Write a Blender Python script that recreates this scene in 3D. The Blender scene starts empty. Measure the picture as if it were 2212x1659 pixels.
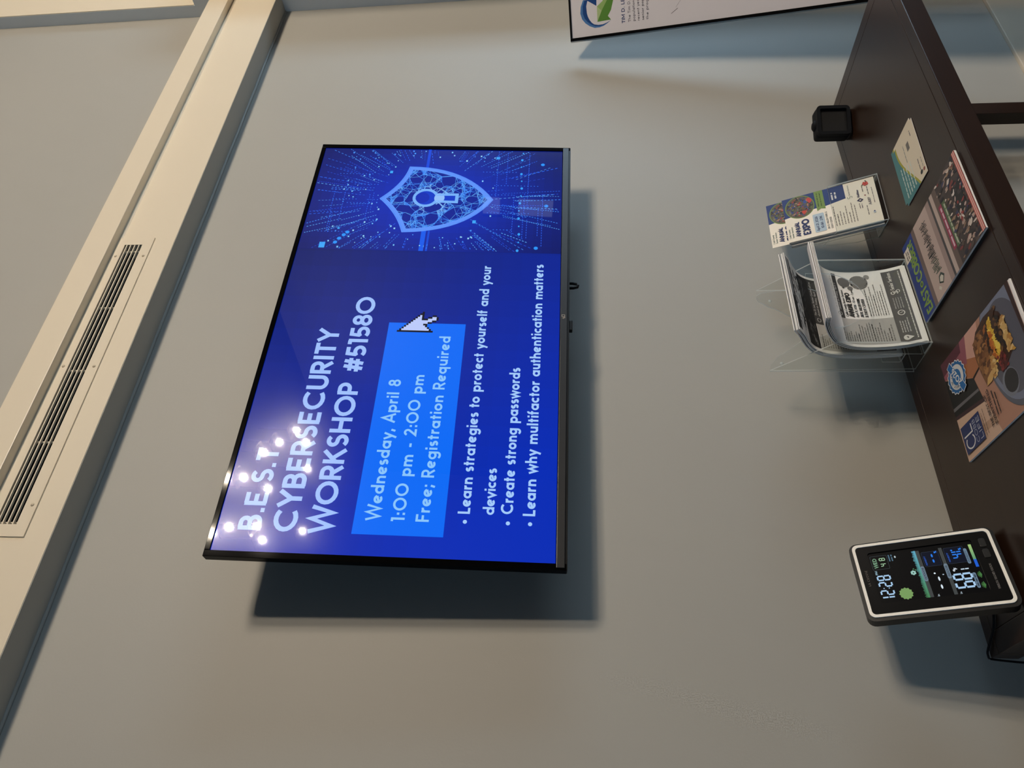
import bpy, bmesh, math, random
from mathutils import Vector, Matrix

random.seed(7)
S = bpy.context.scene
COL = S.collection


def lin(c):
    """sRGB 0-255 -> linear"""
    return tuple(((v / 255) / 12.92 if v / 255 <= 0.04045 else ((v / 255 + 0.055) / 1.055) ** 2.4) for v in c)


# ------------------------------------------------------------------ camera
CAMZ = 1.5
cam_d = bpy.data.cameras.new('camera')
cam_d.sensor_fit = 'HORIZONTAL'
cam_d.sensor_width = 36.0
cam_d.lens = 1613.7 / 2212 * 36.0
cam_d.clip_start = 0.01
cam = bpy.data.objects.new('camera', cam_d)
COL.objects.link(cam)
# the phone is held on its side: picture right = down, picture up = along the wall
RIGHT = Vector((0.82729587, -0.56176055, 0.00257352))
DOWN = Vector((0.04889906, 0.06744764, -0.99652381))
FWD = Vector((0.55963419, 0.82454587, 0.08326872))
m3 = Matrix((DOWN, RIGHT, -FWD)).transposed()
cam.matrix_world = Matrix.Translation((0, 0, CAMZ)) @ m3.to_4x4()
S.camera = cam

# ------------------------------------------------------------------ world, view
W = bpy.data.worlds.new('world')
S.world = W
W.use_nodes = True
W.node_tree.nodes['Background'].inputs[0].default_value = (0.5, 0.7, 1.0, 1)
W.node_tree.nodes['Background'].inputs[1].default_value = 0.3
S.view_settings.view_transform = 'Standard'
S.view_settings.look = 'None'
S.view_settings.exposure = 0.0
S.view_settings.gamma = 1.0
S.view_settings.use_curve_mapping = False
S.cycles.transparent_max_bounces = 40
S.cycles.max_bounces = 6
S.cycles.diffuse_bounces = 3
S.cycles.glossy_bounces = 3
S.cycles.caustics_reflective = False
S.cycles.caustics_refractive = False

LAMP_STRENGTH = 2450.0         # warm globe bulbs
LAMP_COLOR = (1.0, 0.85, 0.67)
WINDOW_STRENGTH = 1.4         # daylight in the big window on the left
WINDOW_COLOR = (0.40, 0.68, 1.0)
LAMP_R = 0.026
SIDE_STRENGTH = 9.5           # daylight from an unseen glazed door added on the right

# ------------------------------------------------------------------ materials
MATS = {}


def nodes_of(m):
    m.use_nodes = True
    nt = m.node_tree
    return nt, nt.nodes['Principled BSDF']


def paint(name, rgb, rough=0.6, var=0.03, scale=6.0, bump=0.0, bscale=400.0, spec=0.5, metal=0.0, coat=0.0, coat_rough=0.05):
    """procedural paint / plastic / wood: noise-modulated colour, fine bump"""
    if name in MATS:
        return MATS[name]
    m = bpy.data.materials.new(name)
    nt, p = nodes_of(m)
    tc = nt.nodes.new('ShaderNodeTexCoord')
    no = nt.nodes.new('ShaderNodeTexNoise')
    no.inputs['Scale'].default_value = scale
    no.inputs['Detail'].default_value = 4
    nt.links.new(tc.outputs['Object'], no.inputs['Vector'])
    mx = nt.nodes.new('ShaderNodeMix')
    mx.data_type = 'RGBA'
    c = lin(rgb)
    mx.inputs[6].default_value = tuple(v * (1 - var) for v in c) + (1,)
    mx.inputs[7].default_value = tuple(min(1, v * (1 + var)) for v in c) + (1,)
    nt.links.new(no.outputs['Fac'], mx.inputs[0])
    nt.links.new(mx.outputs[2], p.inputs['Base Color'])
    p.inputs['Roughness'].default_value = rough
    p.inputs['Metallic'].default_value = metal
    p.inputs['Specular IOR Level'].default_value = spec
    p.inputs['Coat Weight'].default_value = coat
    p.inputs['Coat Roughness'].default_value = coat_rough
    if bump > 0:
        n2 = nt.nodes.new('ShaderNodeTexNoise')
        n2.inputs['Scale'].default_value = bscale
        n2.inputs['Detail'].default_value = 2
        nt.links.new(tc.outputs['Object'], n2.inputs['Vector'])
        b = nt.nodes.new('ShaderNodeBump')
        b.inputs['Strength'].default_value = bump
        b.inputs['Distance'].default_value = 0.001
        nt.links.new(n2.outputs['Fac'], b.inputs['Height'])
        nt.links.new(b.outputs['Normal'], p.inputs['Normal'])
    MATS[name] = m
    return m


def emitter(name, rgb, strength):
    m = bpy.data.materials.new(name)
    nt, p = nodes_of(m)
    p.inputs['Base Color'].default_value = (0.02, 0.02, 0.02, 1)
    p.inputs['Emission Color'].default_value = tuple(rgb) + (1,)
    p.inputs['Emission Strength'].default_value = strength
    MATS[name] = m
    return m


def ink(name, rough=0.45, emit=False, coat=0.0, haze=0.3, tint=(0.0, 0.0, 0.0)):
    """flat print: colour from the mesh's own colour attribute; emit=True for lit screens"""
    if name in MATS:
        return MATS[name]
    m = bpy.data.materials.new(name)
    nt, p = nodes_of(m)
    a = nt.nodes.new('ShaderNodeAttribute')
    a.attribute_name = 'Col'
    if emit:
        p.inputs['Base Color'].default_value = (0.004, 0.004, 0.005, 1)
        nt.links.new(a.outputs['Color'], p.inputs['Emission Color'])
        p.inputs['Emission Strength'].default_value = 1.0
        p.inputs['Roughness'].default_value = haze
        p.inputs['Specular IOR Level'].default_value = 0.06
        p.inputs['Coat Weight'].default_value = coat
        p.inputs['Coat Roughness'].default_value = 0.018
    else:
        nt.links.new(a.outputs['Color'], p.inputs['Base Color'])
        p.inputs['Roughness'].default_value = rough
        p.inputs['Specular IOR Level'].default_value = 0.3
        p.inputs['Coat Weight'].default_value = coat
        p.inputs['Coat Roughness'].default_value = 0.12
    MATS[name] = m
    return m


def clear(name, tint, gloss, body=0.0):
    """clear acrylic sheet: see-through with fresnel gloss; body = share of milky edge"""
    if name in MATS:
        return MATS[name]
    m = bpy.data.materials.new(name)
    m.use_nodes = True
    nt = m.node_tree
    nt.nodes.remove(nt.nodes['Principled BSDF'])
    out = nt.nodes['Material Output']
    tr = nt.nodes.new('ShaderNodeBsdfTransparent')
    tr.inputs[0].default_value = tint + (1,)
    gl = nt.nodes.new('ShaderNodeBsdfGlossy')
    gl.inputs['Roughness'].default_value = 0.04
    fr = nt.nodes.new('ShaderNodeFresnel')
    fr.inputs[0].default_value = 1.49
    mul = nt.nodes.new('ShaderNodeMath')
    mul.operation = 'MULTIPLY'
    mul.inputs[1].default_value = gloss
    # gloss on the outer faces only: no total reflection inside the sheet
    ge = nt.nodes.new('ShaderNodeNewGeometry')
    inv = nt.nodes.new('ShaderNodeMath')
    inv.operation = 'SUBTRACT'
    inv.inputs[0].default_value = gloss
    nt.links.new(ge.outputs['Backfacing'], inv.inputs[1])
    inv.use_clamp = True
    nt.links.new(inv.outputs[0], mul.inputs[1])
    nt.links.new(fr.outputs[0], mul.inputs[0])
    mx = nt.nodes.new('ShaderNodeMixShader')
    nt.links.new(mul.outputs[0], mx.inputs[0])
    nt.links.new(tr.outputs[0], mx.inputs[1])
    nt.links.new(gl.outputs[0], mx.inputs[2])
    last = mx
    if body > 0:
        df = nt.nodes.new('ShaderNodeBsdfTranslucent')
        df.inputs[0].default_value = (0.88, 0.92, 0.90, 1)
        d2 = nt.nodes.new('ShaderNodeBsdfDiffuse')
        d2.inputs[0].default_value = (0.88, 0.92, 0.90, 1)
        ad = nt.nodes.new('ShaderNodeMixShader')
        ad.inputs[0].default_value = 0.5
        nt.links.new(df.outputs[0], ad.inputs[1])
        nt.links.new(d2.outputs[0], ad.inputs[2])
        m2 = nt.nodes.new('ShaderNodeMixShader')
        m2.inputs[0].default_value = body
        nt.links.new(mx.outputs[0], m2.inputs[1])
        nt.links.new(ad.outputs[0], m2.inputs[2])
        last = m2
    nt.links.new(last.outputs[0], out.inputs['Surface'])
    MATS[name] = m
    return m


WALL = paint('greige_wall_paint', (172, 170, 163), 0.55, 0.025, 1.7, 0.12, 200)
CREAM = paint('cream_trim_paint', (232, 219, 196), 0.38, 0.02, 2.0, 0.08, 120)
CEIL = paint('ceiling_grey', (66, 68, 74), 0.8)
FLOOR = paint('floor_carpet', (46, 47, 52), 0.9, 0.2, 30)
FARWALL = paint('far_wall_paint', (74, 76, 80), 0.8)
BASEB = paint('baseboard_beige', (206, 192, 172), 0.5)
WOOD = None
BLACK = paint('black_plastic', (9, 10, 12), 0.38, 0.05, 40, 0.1, 900, spec=.3)
GLOSSBLACK = paint('gloss_black', (9, 9, 10), 0.08, 0.02, 30, coat=0.6)
DARKGREY = paint('dark_grey_plastic', (38, 39, 42), 0.38, 0.05, 40)
RUBBER = paint('black_rubber', (10, 11, 15), 0.7, 0.1, 60, 0.3, 700, spec=.22)
CAVITY = paint('duct_dark', (14, 14, 12), 0.8)
STEEL = paint('painted_screw', (205, 190, 165), 0.4, metal=0.1)
PAPER = paint('white_paper', (250, 247, 243), 0.7, 0.02, 50)
BLUEPAPER = paint('magazine_edge_blue', (40, 70, 160), 0.5)
ACRYL = clear('clear_acrylic', (0.965, 0.975, 0.97), 1.0)
EDGE = clear('acrylic_edge', (0.85, 0.88, 0.88), 1.0, 0.62)
PRINT = ink('matte_print', 0.55)
GLOSSPRINT = ink('gloss_print', 0.36, coat=0.08)
SCREEN = ink('lit_screen', emit=True, coat=1.0, haze=0.135)
LCD = ink('lit_lcd', emit=True, coat=0.5, haze=0.3)
IVORY = paint('ivory_trim', (255, 250, 240), 0.25, 0.0)


def wood():
    m = bpy.data.materials.new('espresso_wood')
    nt, p = nodes_of(m)
    tc = nt.nodes.new('ShaderNodeTexCoord')
    mp = nt.nodes.new('ShaderNodeMapping')
    mp.inputs['Scale'].default_value = (2, 30, 30)
    no = nt.nodes.new('ShaderNodeTexNoise')
    no.inputs['Scale'].default_value = 4
    no.inputs['Detail'].default_value = 6
    nt.links.new(tc.outputs['Object'], mp.inputs[0])
    nt.links.new(mp.outputs[0], no.inputs['Vector'])
    mx = nt.nodes.new('ShaderNodeMix')
    mx.data_type = 'RGBA'
    mx.inputs[6].default_value = lin((33, 19, 11)) + (1,)
    mx.inputs[7].default_value = lin((47, 28, 16)) + (1,)
    nt.links.new(no.outputs['Fac'], mx.inputs[0])
    nt.links.new(mx.outputs[2], p.inputs['Base Color'])
    p.inputs['Roughness'].default_value = 0.33
    MATS['espresso_wood'] = m
    return m


WOOD = wood()

# ------------------------------------------------------------------ mesh helpers


class MB:
    def __init__(self):
        self.v, self.f, self.m = [], [], []

    def poly(self, pts, mat=0):
        b = len(self.v)
        self.v += [tuple(p) for p in pts]
        self.f.append(list(range(b, b + len(pts))))
        self.m.append(mat)

    def box(self, x0, x1, y0, y1, z0, z1, mat=0, M=None):
        b = len(self.v)
        c = [(x, y, z) for z in (z0, z1) for y in (y0, y1) for x in (x0, x1)]
        if M is not None:
            c = [tuple(M @ Vector(p)) for p in c]
        self.v += c
        for q in ((0, 2, 3, 1), (4, 5, 7, 6), (0, 1, 5, 4), (2, 6, 7, 3), (0, 4, 6, 2), (1, 3, 7, 5)):
            self.f.append([b + i for i in q])
            self.m.append(mat)

    def extrude(self, pts, d, face=0, side=0):
        """pts: 3D outline; d: extrusion vector"""
        n = len(pts)
        b = len(self.v)
        d = Vector(d)
        self.v += [tuple(p) for p in pts] + [tuple(Vector(p) + d) for p in pts]
        self.f.append(list(range(b + n - 1, b - 1, -1)))
        self.m.append(face)
        self.f.append(list(range(b + n, b + 2 * n)))
        self.m.append(face)
        for i in range(n):
            j = (i + 1) % n
            self.f.append([b + i, b + j, b + n + j, b + n + i])
            self.m.append(side)

    def tube(self, path, r, n=8, mat=0, closed=False):
        path = [Vector(p) for p in path]
        rings = []
        k = len(path)
        for i, p in enumerate(path):
            if closed:
                t = path[(i + 1) % k] - path[i - 1]
            else:
                t = path[min(i + 1, k - 1)] - path[max(i - 1, 0)]
            t.normalize()
            a = Vector((0, 0, 1)) if abs(t.z) < 0.9 else Vector((1, 0, 0))
            u = t.cross(a).normalized()
            w = t.cross(u)
            b = len(self.v)
            for j in range(n):
                an = 2 * math.pi * j / n
                self.v.append(tuple(p + (u * math.cos(an) + w * math.sin(an)) * r))
            rings.append(b)
        rng = range(k) if closed else range(k - 1)
        for i in rng:
            a, b = rings[i], rings[(i + 1) % k]
            for j in range(n):
                self.f.append([a + j, a + (j + 1) % n, b + (j + 1) % n, b + j])
                self.m.append(mat)
        if not closed:
            self.f.append([rings[0] + j for j in range(n)][::-1])
            self.m.append(mat)
            self.f.append([rings[-1] + j for j in range(n)])
            self.m.append(mat)

    def lathe(self, prof, n=24, mat=0, M=None):
        """prof: (r,z) list"""
        b = len(self.v)
        for r, z in prof:
            for j in range(n):
                a = 2 * math.pi * j / n
                p = Vector((r * math.cos(a), r * math.sin(a), z))
                if M is not None:
                    p = M @ p
                self.v.append(tuple(p))
        for i in range(len(prof) - 1):
            for j in range(n):
                k = (j + 1) % n
                self.f.append([b + i * n + j, b + i * n + k, b + (i + 1) * n + k, b + (i + 1) * n + j])
                self.m.append(mat)

    def build(self, name, mats, parent=None, smooth=False, bevel=0.0, seg=2, fix=True):
        me = bpy.data.meshes.new(name)
        me.from_pydata(self.v, [], self.f)
        if not isinstance(mats, (list, tuple)):
            mats = [mats]
        for m in mats:
            me.materials.append(m)
        for i, p in enumerate(me.polygons):
            p.material_index = self.m[i]
        if fix:
            bm = bmesh.new()
            bm.from_mesh(me)
            bmesh.ops.recalc_face_normals(bm, faces=bm.faces)
            if bevel > 0:
                bmesh.ops.bevel(bm, geom=list(bm.edges), offset=bevel, segments=seg, affect='EDGES', profile=0.6, clamp_overlap=True)
            bm.to_mesh(me)
            bm.free()
        if smooth:
            for p in me.polygons:
                p.use_smooth = True
        me.update()
        o = bpy.data.objects.new(name, me)
        COL.objects.link(o)
        if parent is not None:
            o.parent = parent
        return o


def boxed(name, dims, mats, parent=None, bevel=0.0, seg=2, smooth=False):
    b = MB()
    b.box(*dims)
    return b.build(name, mats, parent, smooth, bevel, seg)


def tag(o, label=None, cat=None, group=None, kind=None):
    if label:
        o['label'] = label
    if cat:
        o['category'] = cat
    if group:
        o['group'] = group
    if kind:
        o['kind'] = kind
    return o


def thing(name, loc, label, cat, group=None, rot=None, M=None):
    o = bpy.data.objects.new(name, None)
    o.empty_display_size = 0.05
    COL.objects.link(o)
    if M is not None:
        o.matrix_world = M
    else:
        o.location = loc
        if rot:
            o.rotation_euler = rot
    return tag(o, label, cat, group)


def rrect(x0, x1, z0, z1, r, n=5):
    """rounded rectangle outline, ccw"""
    out = []
    for cx, cz, a0 in ((x1 - r, z0 + r, -90), (x1 - r, z1 - r, 0), (x0 + r, z1 - r, 90), (x0 + r, z0 + r, 180)):
        for i in range(n + 1):
            a = math.radians(a0 + 90 * i / n)
            out.append((cx + r * math.cos(a), cz + r * math.sin(a)))
    return out


# ------------------------------------------------------------------ stroke lettering
def arc(cx, cy, rx, ry, a0, a1, n=None):
    n = n or max(6, int(abs(a1 - a0) / 18))
    return [(cx + rx * math.cos(math.radians(a0 + (a1 - a0) * i / n)), cy + ry * math.sin(math.radians(a0 + (a1 - a0) * i / n))) for i in range(n + 1)]


LO, HI, XH = 0.085, 0.915, 0.64
BOWL = arc(.315, .32, .235, .235, 0, 360)
G = {
    'A': (.74, [[(.03, 0), (.37, .98), (.71, 0)], [(.16, .3), (.58, .3)]]),
    'B': (.66, [[(.1, 0), (.1, 1)], [(.1, HI), (.33, HI)] + arc(.33, .72, .17, .195, 90, -90) + [(.1, .525)], [(.1, .525), (.35, .525)] + arc(.35, .305, .2, .22, 90, -90) + [(.1, LO)]]),
    'C': (.9, [arc(.51, .5, .425, .415, 46, 314)]),
    'D': (.82, [[(.1, 0), (.1, 1)], [(.1, HI), (.32, HI)] + arc(.32, .5, .41, .415, 90, -90) + [(.1, LO)]]),
    'E': (.62, [[(.1, 0), (.1, 1)], [(.1, HI), (.56, HI)], [(.1, .5), (.5, .5)], [(.1, LO), (.56, LO)]]),
    'F': (.58, [[(.1, 0), (.1, 1)], [(.1, HI), (.55, HI)], [(.1, .48), (.49, .48)]]),
    'G': (.92, [arc(.51, .5, .425, .415, 46, 350) + [(.52, .43)]]),
    'H': (.76, [[(.1, 0), (.1, 1)], [(.66, 0), (.66, 1)], [(.1, .5), (.66, .5)]]),
    'I': (.22, [[(.11, 0), (.11, 1)]]),
    'J': (.5, [[(.4, 1), (.4, .3)] + arc(.21, .28, .19, .2, 0, -170)]),
    'K': (.7, [[(.1, 0), (.1, 1)], [(.6, 1), (.13, .45)], [(.25, .58), (.66, 0)]]),
    'L': (.54, [[(.1, 1), (.1, 0)], [(.1, LO), (.52, LO)]]),
    'M': (.94, [[(.1, 0), (.1, .95), (.47, .25), (.84, .95), (.84, 0)]]),
    'N': (.78, [[(.1, 0), (.1, .95), (.68, .05), (.68, 1)]]),
    'O': (1.0, [arc(.5, .5, .415, .415, 0, 360)]),
    'P': (.62, [[(.1, 0), (.1, 1)], [(.1, HI), (.33, HI)] + arc(.33, .675, .21, .24, 90, -90) + [(.1, .435)]]),
    'Q': (1.0, [arc(.5, .5, .415, .415, 0, 360), [(.6, .25), (.9, -.02)]]),
    'R': (.66, [[(.1, 0), (.1, 1)], [(.1, HI), (.34, HI)] + arc(.34, .685, .2, .23, 90, -90) + [(.1, .455)], [(.3, .455), (.6, 0)]]),
    'S': (.62, [arc(.31, .71, .2, .205, 35, 270) + arc(.31, .295, .215, .21, 90, -145)]),
    'T': (.62, [[(.02, HI), (.6, HI)], [(.31, HI), (.31, 0)]]),
    'U': (.72, [[(.1, 1), (.1, .36)] + arc(.36, .345, .26, .26, 180, 360) + [(.62, 1)]]),
    'V': (.72, [[(.04, 1), (.36, .03), (.68, 1)]]),
    'W': (1.12, [[(.04, 1), (.3, .05), (.58, .97), (.84, .05), (1.08, 1)]]),
    'X': (.7, [[(.06, 1), (.64, 0)], [(.64, 1), (.06, 0)]]),
    'Y': (.7, [[(.04, 1), (.35, .47), (.66, 1)], [(.35, .48), (.35, 0)]]),
    'Z': (.66, [[(.06, HI), (.58, HI), (.08, LO), (.62, LO)]]),
    '0': (.98, [arc(.49, .5, .4, .415, 0, 360)]),
    '1': (.36, [[(.02, HI), (.22, HI)], [(.22, 1), (.22, 0)]]),
    '2': (.62, [arc(.3, .7, .2, .215, 165, -38) + [(.1, LO), (.58, LO)]]),
    '3': (.6, [arc(.28, .71, .18, .2, 150, -90) + arc(.28, .3, .21, .215, 90, -150)]),
    '4': (.66, [[(.46, 0), (.46, .95), (.06, .28), (.62, .28)]]),
    '5': (.6, [[(.5, HI), (.16, HI), (.12, .52)] + arc(.28, .315, .23, .23, 128, -140)]),
    '6': (.62, [[(.44, .98), (.14, .48)] + arc(.31, .305, .22, .22, 150, 510)]),
    '7': (.58, [[(.04, HI), (.52, HI), (.2, 0)]]),
    '8': (.62, [arc(.31, .72, .18, .195, 0, 360), arc(.31, .3, .22, .215, 0, 360)]),
    '9': (.62, [[(.18, .02), (.48, .52)] + arc(.31, .695, .22, .22, -30, 330)]),
    'a': (.66, [BOWL, [(.55, 0), (.55, XH)]]),
    'b': (.66, [arc(.345, .32, .235, .235, 0, 360), [(.11, 0), (.11, 1)]]),
    'c': (.54, [arc(.315, .32, .235, .235, 48, 312)]),
    'd': (.66, [BOWL, [(.55, 0), (.55, 1)]]),
    'e': (.62, [arc(.315, .32, .235, .235, 22, 318), [(.1, .23), (.53, .41)]]),
    'f': (.38, [[(.15, 0), (.15, .76)] + arc(.3, .77, .15, .15, 180, 85), [(.0, .58), (.34, .58)]]),
    'g': (.66, [BOWL, [(.55, XH), (.55, -.05)] + arc(.325, -.05, .225, .2, 0, -150)]),
    'h': (.62, [[(.11, 0), (.11, 1)], [(.11, .3)] + arc(.31, .35, .2, .205, 180, 0) + [(.51, 0)]]),
    'i': (.22, [[(.11, 0), (.11, XH)], [(.11, .78), (.11, .96)]]),
    'j': (.24, [[(.13, XH), (.13, -.1), (.02, -.22)], [(.13, .78), (.13, .96)]]),
    'k': (.58, [[(.11, 0), (.11, 1)], [(.48, XH), (.14, .3)], [(.22, .38), (.53, 0)]]),
    'l': (.22, [[(.11, 0), (.11, 1)]]),
    'm': (.98, [[(.11, 0), (.11, XH)], [(.11, .3)] + arc(.3, .35, .19, .205, 180, 0) + [(.49, 0)], [(.49, .3)] + arc(.68, .35, .19, .205, 180, 0) + [(.87, 0)]]),
    'n': (.62, [[(.11, 0), (.11, XH)], [(.11, .3)] + arc(.31, .35, .2, .205, 180, 0) + [(.51, 0)]]),
    'o': (.64, [BOWL]),
    'p': (.66, [arc(.345, .32, .235, .235, 0, 360), [(.11, -.3), (.11, XH)]]),
    'q': (.66, [BOWL, [(.55, -.3), (.55, XH)]]),
    'r': (.4, [[(.11, 0), (.11, XH)], [(.11, .3)] + arc(.32, .34, .21, .22, 180, 75)]),
    's': (.46, [arc(.23, .455, .135, .115, 38, 270) + arc(.23, .21, .15, .13, 90, -145)]),
    't': (.38, [[(.18, .88), (.18, 0)], [(.02, .58), (.36, .58)]]),
    'u': (.62, [[(.11, XH), (.11, .29)] + arc(.31, .29, .2, .205, 180, 360) + [(.51, XH)], [(.51, 0), (.51, XH)]]),
    'v': (.56, [[(.04, XH), (.28, .05), (.52, XH)]]),
    'w': (.84, [[(.04, XH), (.23, .05), (.42, .6), (.61, .05), (.8, XH)]]),
    'x': (.54, [[(.05, XH), (.49, 0)], [(.49, XH), (.05, 0)]]),
    'y': (.56, [[(.04, XH), (.29, .05)], [(.52, XH), (.18, -.3)]]),
    'z': (.5, [[(.05, .56), (.44, .56), (.06, .08), (.46, .08)]]),
    '.': (.24, [[(.12, 0), (.12, .18)]]),
    ',': (.24, [[(.15, .16), (.06, -.16)]]),
    ':': (.24, [[(.12, .02), (.12, .2)], [(.12, .44), (.12, .62)]]),
    ';': (.24, [[(.15, .16), (.06, -.16)], [(.13, .44), (.13, .62)]]),
    '-': (.44, [[(.07, .34), (.37, .34)]]),
    '#': (.78, [[(.22, .02), (.34, .98)], [(.48, .02), (.6, .98)], [(.06, .32), (.7, .32)], [(.1, .66), (.74, .66)]]),
    '&': (.7, [[(.62, 0), (.18, .72)] + arc(.32, .78, .15, .16, 200, -60) + [(.1, .3)] + arc(.3, .24, .2, .2, 160, 330) + [(.6, .46)]]),
    '%': (.8, [arc(.2, .78, .13, .16, 0, 360), arc(.6, .22, .13, .16, 0, 360), [(.62, 1), (.18, 0)]]),
    '/': (.4, [[(.02, -.05), (.38, 1.05)]]),
    ' ': (.34, []),
}


def ribbon(pts, h):
    """polyline -> quads of half width h (2D)"""
    n = len(pts)
    closed = n > 3 and abs(pts[0][0] - pts[-1][0]) < 1e-6 and abs(pts[0][1] - pts[-1][1]) < 1e-6
    L, Rr = [], []
    for i in range(n):
        if closed:
            a, c = pts[(i - 1) % (n - 1)], pts[(i + 1) % (n - 1)]
        else:
            a, c = pts[max(i - 1, 0)], pts[min(i + 1, n - 1)]
        b = pts[i]
        d1 = (b[0] - a[0], b[1] - a[1])
        d2 = (c[0] - b[0], c[1] - b[1])
        l1, l2 = math.hypot(*d1), math.hypot(*d2)
        if l1 < 1e-9:
            d1, l1 = d2, l2
        if l2 < 1e-9:
            d2, l2 = d1, l1
        if l1 < 1e-9:
            L.append(b)
            Rr.append(b)
            continue
        n1 = (-d1[1] / l1, d1[0] / l1)
        n2 = (-d2[1] / l2, d2[0] / l2)
        nx, ny = n1[0] + n2[0], n1[1] + n2[1]
        q = math.hypot(nx, ny)
        if q < 1e-6:
            nx, ny = n1
            s = 1
        else:
            nx, ny = nx / q, ny / q
            s = min(2.6, 1 / max(0.2, nx * n1[0] + ny * n1[1]))
        L.append((b[0] + nx * h * s, b[1] + ny * h * s))
        Rr.append((b[0] - nx * h * s, b[1] - ny * h * s))
    return [[Rr[i], Rr[i + 1], L[i + 1], L[i]] for i in range(n - 1)]


def text_width(t, track):
    return sum(G.get(c, G['o'])[0] + track for c in t) - track


def text_polys(t, x, y, cap, width=None, weight=.17, track=.05, slant=0.0):
    """quads in 2D for text with its baseline start at (x, y)"""
    w = text_width(t, track)
    sx = cap if width is None else width / w
    out = []
    cur = 0.0
    for c in t:
        adv, st = G.get(c, G['o'])
        for s in st:
            p = [(x + (cur + a + slant * b) * sx, y + b * cap) for a, b in s]
            out += ribbon(p, weight * cap / 2)
        cur += adv + track
    return out


class Ink:
    """flat print on a surface: polygons with colours, mapped by fn(s, t, lift) -> 3D"""

    def __init__(self, fn, step=0.00004, base=0.0002):
        self.fn, self.v, self.f, self.c = fn, [], [], []
        self.lift, self.step = base, step

    def layer(self):
        self.lift += self.step

    clip = None
    tick = 1.2e-6        # overlapping shapes never share a plane

    def poly(self, pts, rgb, linear=False):
        if self.clip:
            for ax, lim, sg in ((0, self.clip[0], 1), (0, self.clip[1], -1), (1, self.clip[2], 1), (1, self.clip[3], -1)):
                new = []
                for i in range(len(pts)):
                    a, c = pts[i - 1], pts[i]
                    ia, ic = (a[ax] - lim) * sg >= 0, (c[ax] - lim) * sg >= 0
                    if ia != ic:
                        t = (lim - a[ax]) / (c[ax] - a[ax])
                        new.append((a[0] + (c[0] - a[0]) * t, a[1] + (c[1] - a[1]) * t))
                    if ic:
                        new.append(c)
                pts = new
                if len(pts) < 3:
                    return
        b = len(self.v)
        self.v += [tuple(self.fn(p[0], p[1], self.lift)) for p in pts]
        self.f.append(list(range(b, b + len(pts))))
        self.c.append(rgb if linear else lin(rgb))

    def rect(self, x0, x1, y0, y1, rgb):
        self.lift += self.tick * .1
        self.poly([(x0, y0), (x1, y0), (x1, y1), (x0, y1)], rgb)

    def grid(self, x0, x1, y0, y1, nx, ny, fn):
        for i in range(nx):
            for j in range(ny):
                a, b = x0 + (x1 - x0) * i / nx, x0 + (x1 - x0) * (i + 1) / nx
                c, d = y0 + (y1 - y0) * j / ny, y0 + (y1 - y0) * (j + 1) / ny
                self.poly([(a, c), (b, c), (b, d), (a, d)], fn((a + b) / 2, (c + d) / 2))

    def disc(self, x, y, rx, ry, rgb, n=20, rot=0.0, jit=0.0):
        ca, sa = math.cos(rot), math.sin(rot)
        pts = []
        for i in range(n):
            a = 2 * math.pi * i / n
            k = 1 + random.uniform(-jit, jit)
            px, py = rx * math.cos(a) * k, ry * math.sin(a) * k
            pts.append((x + px * ca - py * sa, y + px * sa + py * ca))
        self.lift += self.tick
        self.poly(pts, rgb)

    def line(self, pts, w, rgb):
        self.lift += self.tick
        for q in ribbon(pts, w / 2):
            self.poly(q, rgb)

    def text(self, t, x, y, cap, rgb, width=None, weight=.17, track=.05, slant=0.0):
        for i, q in enumerate(text_polys(t, x, y, cap, width, weight, track, slant)):
            self.lift += self.tick * .25
            self.poly(q, rgb)

    def fine(self, x0, x1, y, cap, rgb, words=None):
        """a line of print too small to read: word-like dashes"""
        x = x0
        while x < x1:
            w = min(random.uniform(1.5, 4.5) * cap, x1 - x)
            self.rect(x, x + w, y, y + cap * random.uniform(.6, .8), rgb)
            x += w + cap * .5

    def build(self, name, mat, parent, label=None):
        me = bpy.data.meshes.new(name)
        me.from_pydata(self.v, [], self.f)
        me.materials.append(mat)
        at = me.color_attributes.new('Col', 'FLOAT_COLOR', 'CORNER')
        k = 0
        for p, c in zip(me.polygons, self.c):
            for _ in range(p.loop_total):
                at.data[k].color = (c[0], c[1], c[2], 1)
                k += 1
        me.update()
        o = bpy.data.objects.new(name, me)
        COL.objects.link(o)
        o.parent = parent
        if label:
            o['label'] = label
        return o


# ================================================================== the room
FLZ = -0.06      # floor
YW = 1.51        # face of the wall with the television
CEILZ = 4.3
ZS = 2.6137      # underside of the boxed duct run
YF = 1.4311      # its face


def struct(o):
    o['kind'] = 'structure'
    return o


struct(boxed('floor', (-4.6, 5.32, -7.5, 1.7, FLZ - 0.1, FLZ), FLOOR))
struct(boxed('ceiling', (-4.6, 5.32, -7.5, 1.7, CEILZ, CEILZ + 0.1), CEIL))
struct(boxed('wall_back', (-4.6, 3.2, YW, YW + 0.15, FLZ, CEILZ), WALL))
struct(boxed('wall_front', (-4.6, 5.32, -7.6, -7.5, FLZ, CEILZ), FARWALL))

# the return at the right, leaning a hair out of plumb, then the wall going on
b = MB()


def xr(z):
    return 2.857 - 0.0381 * z


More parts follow.
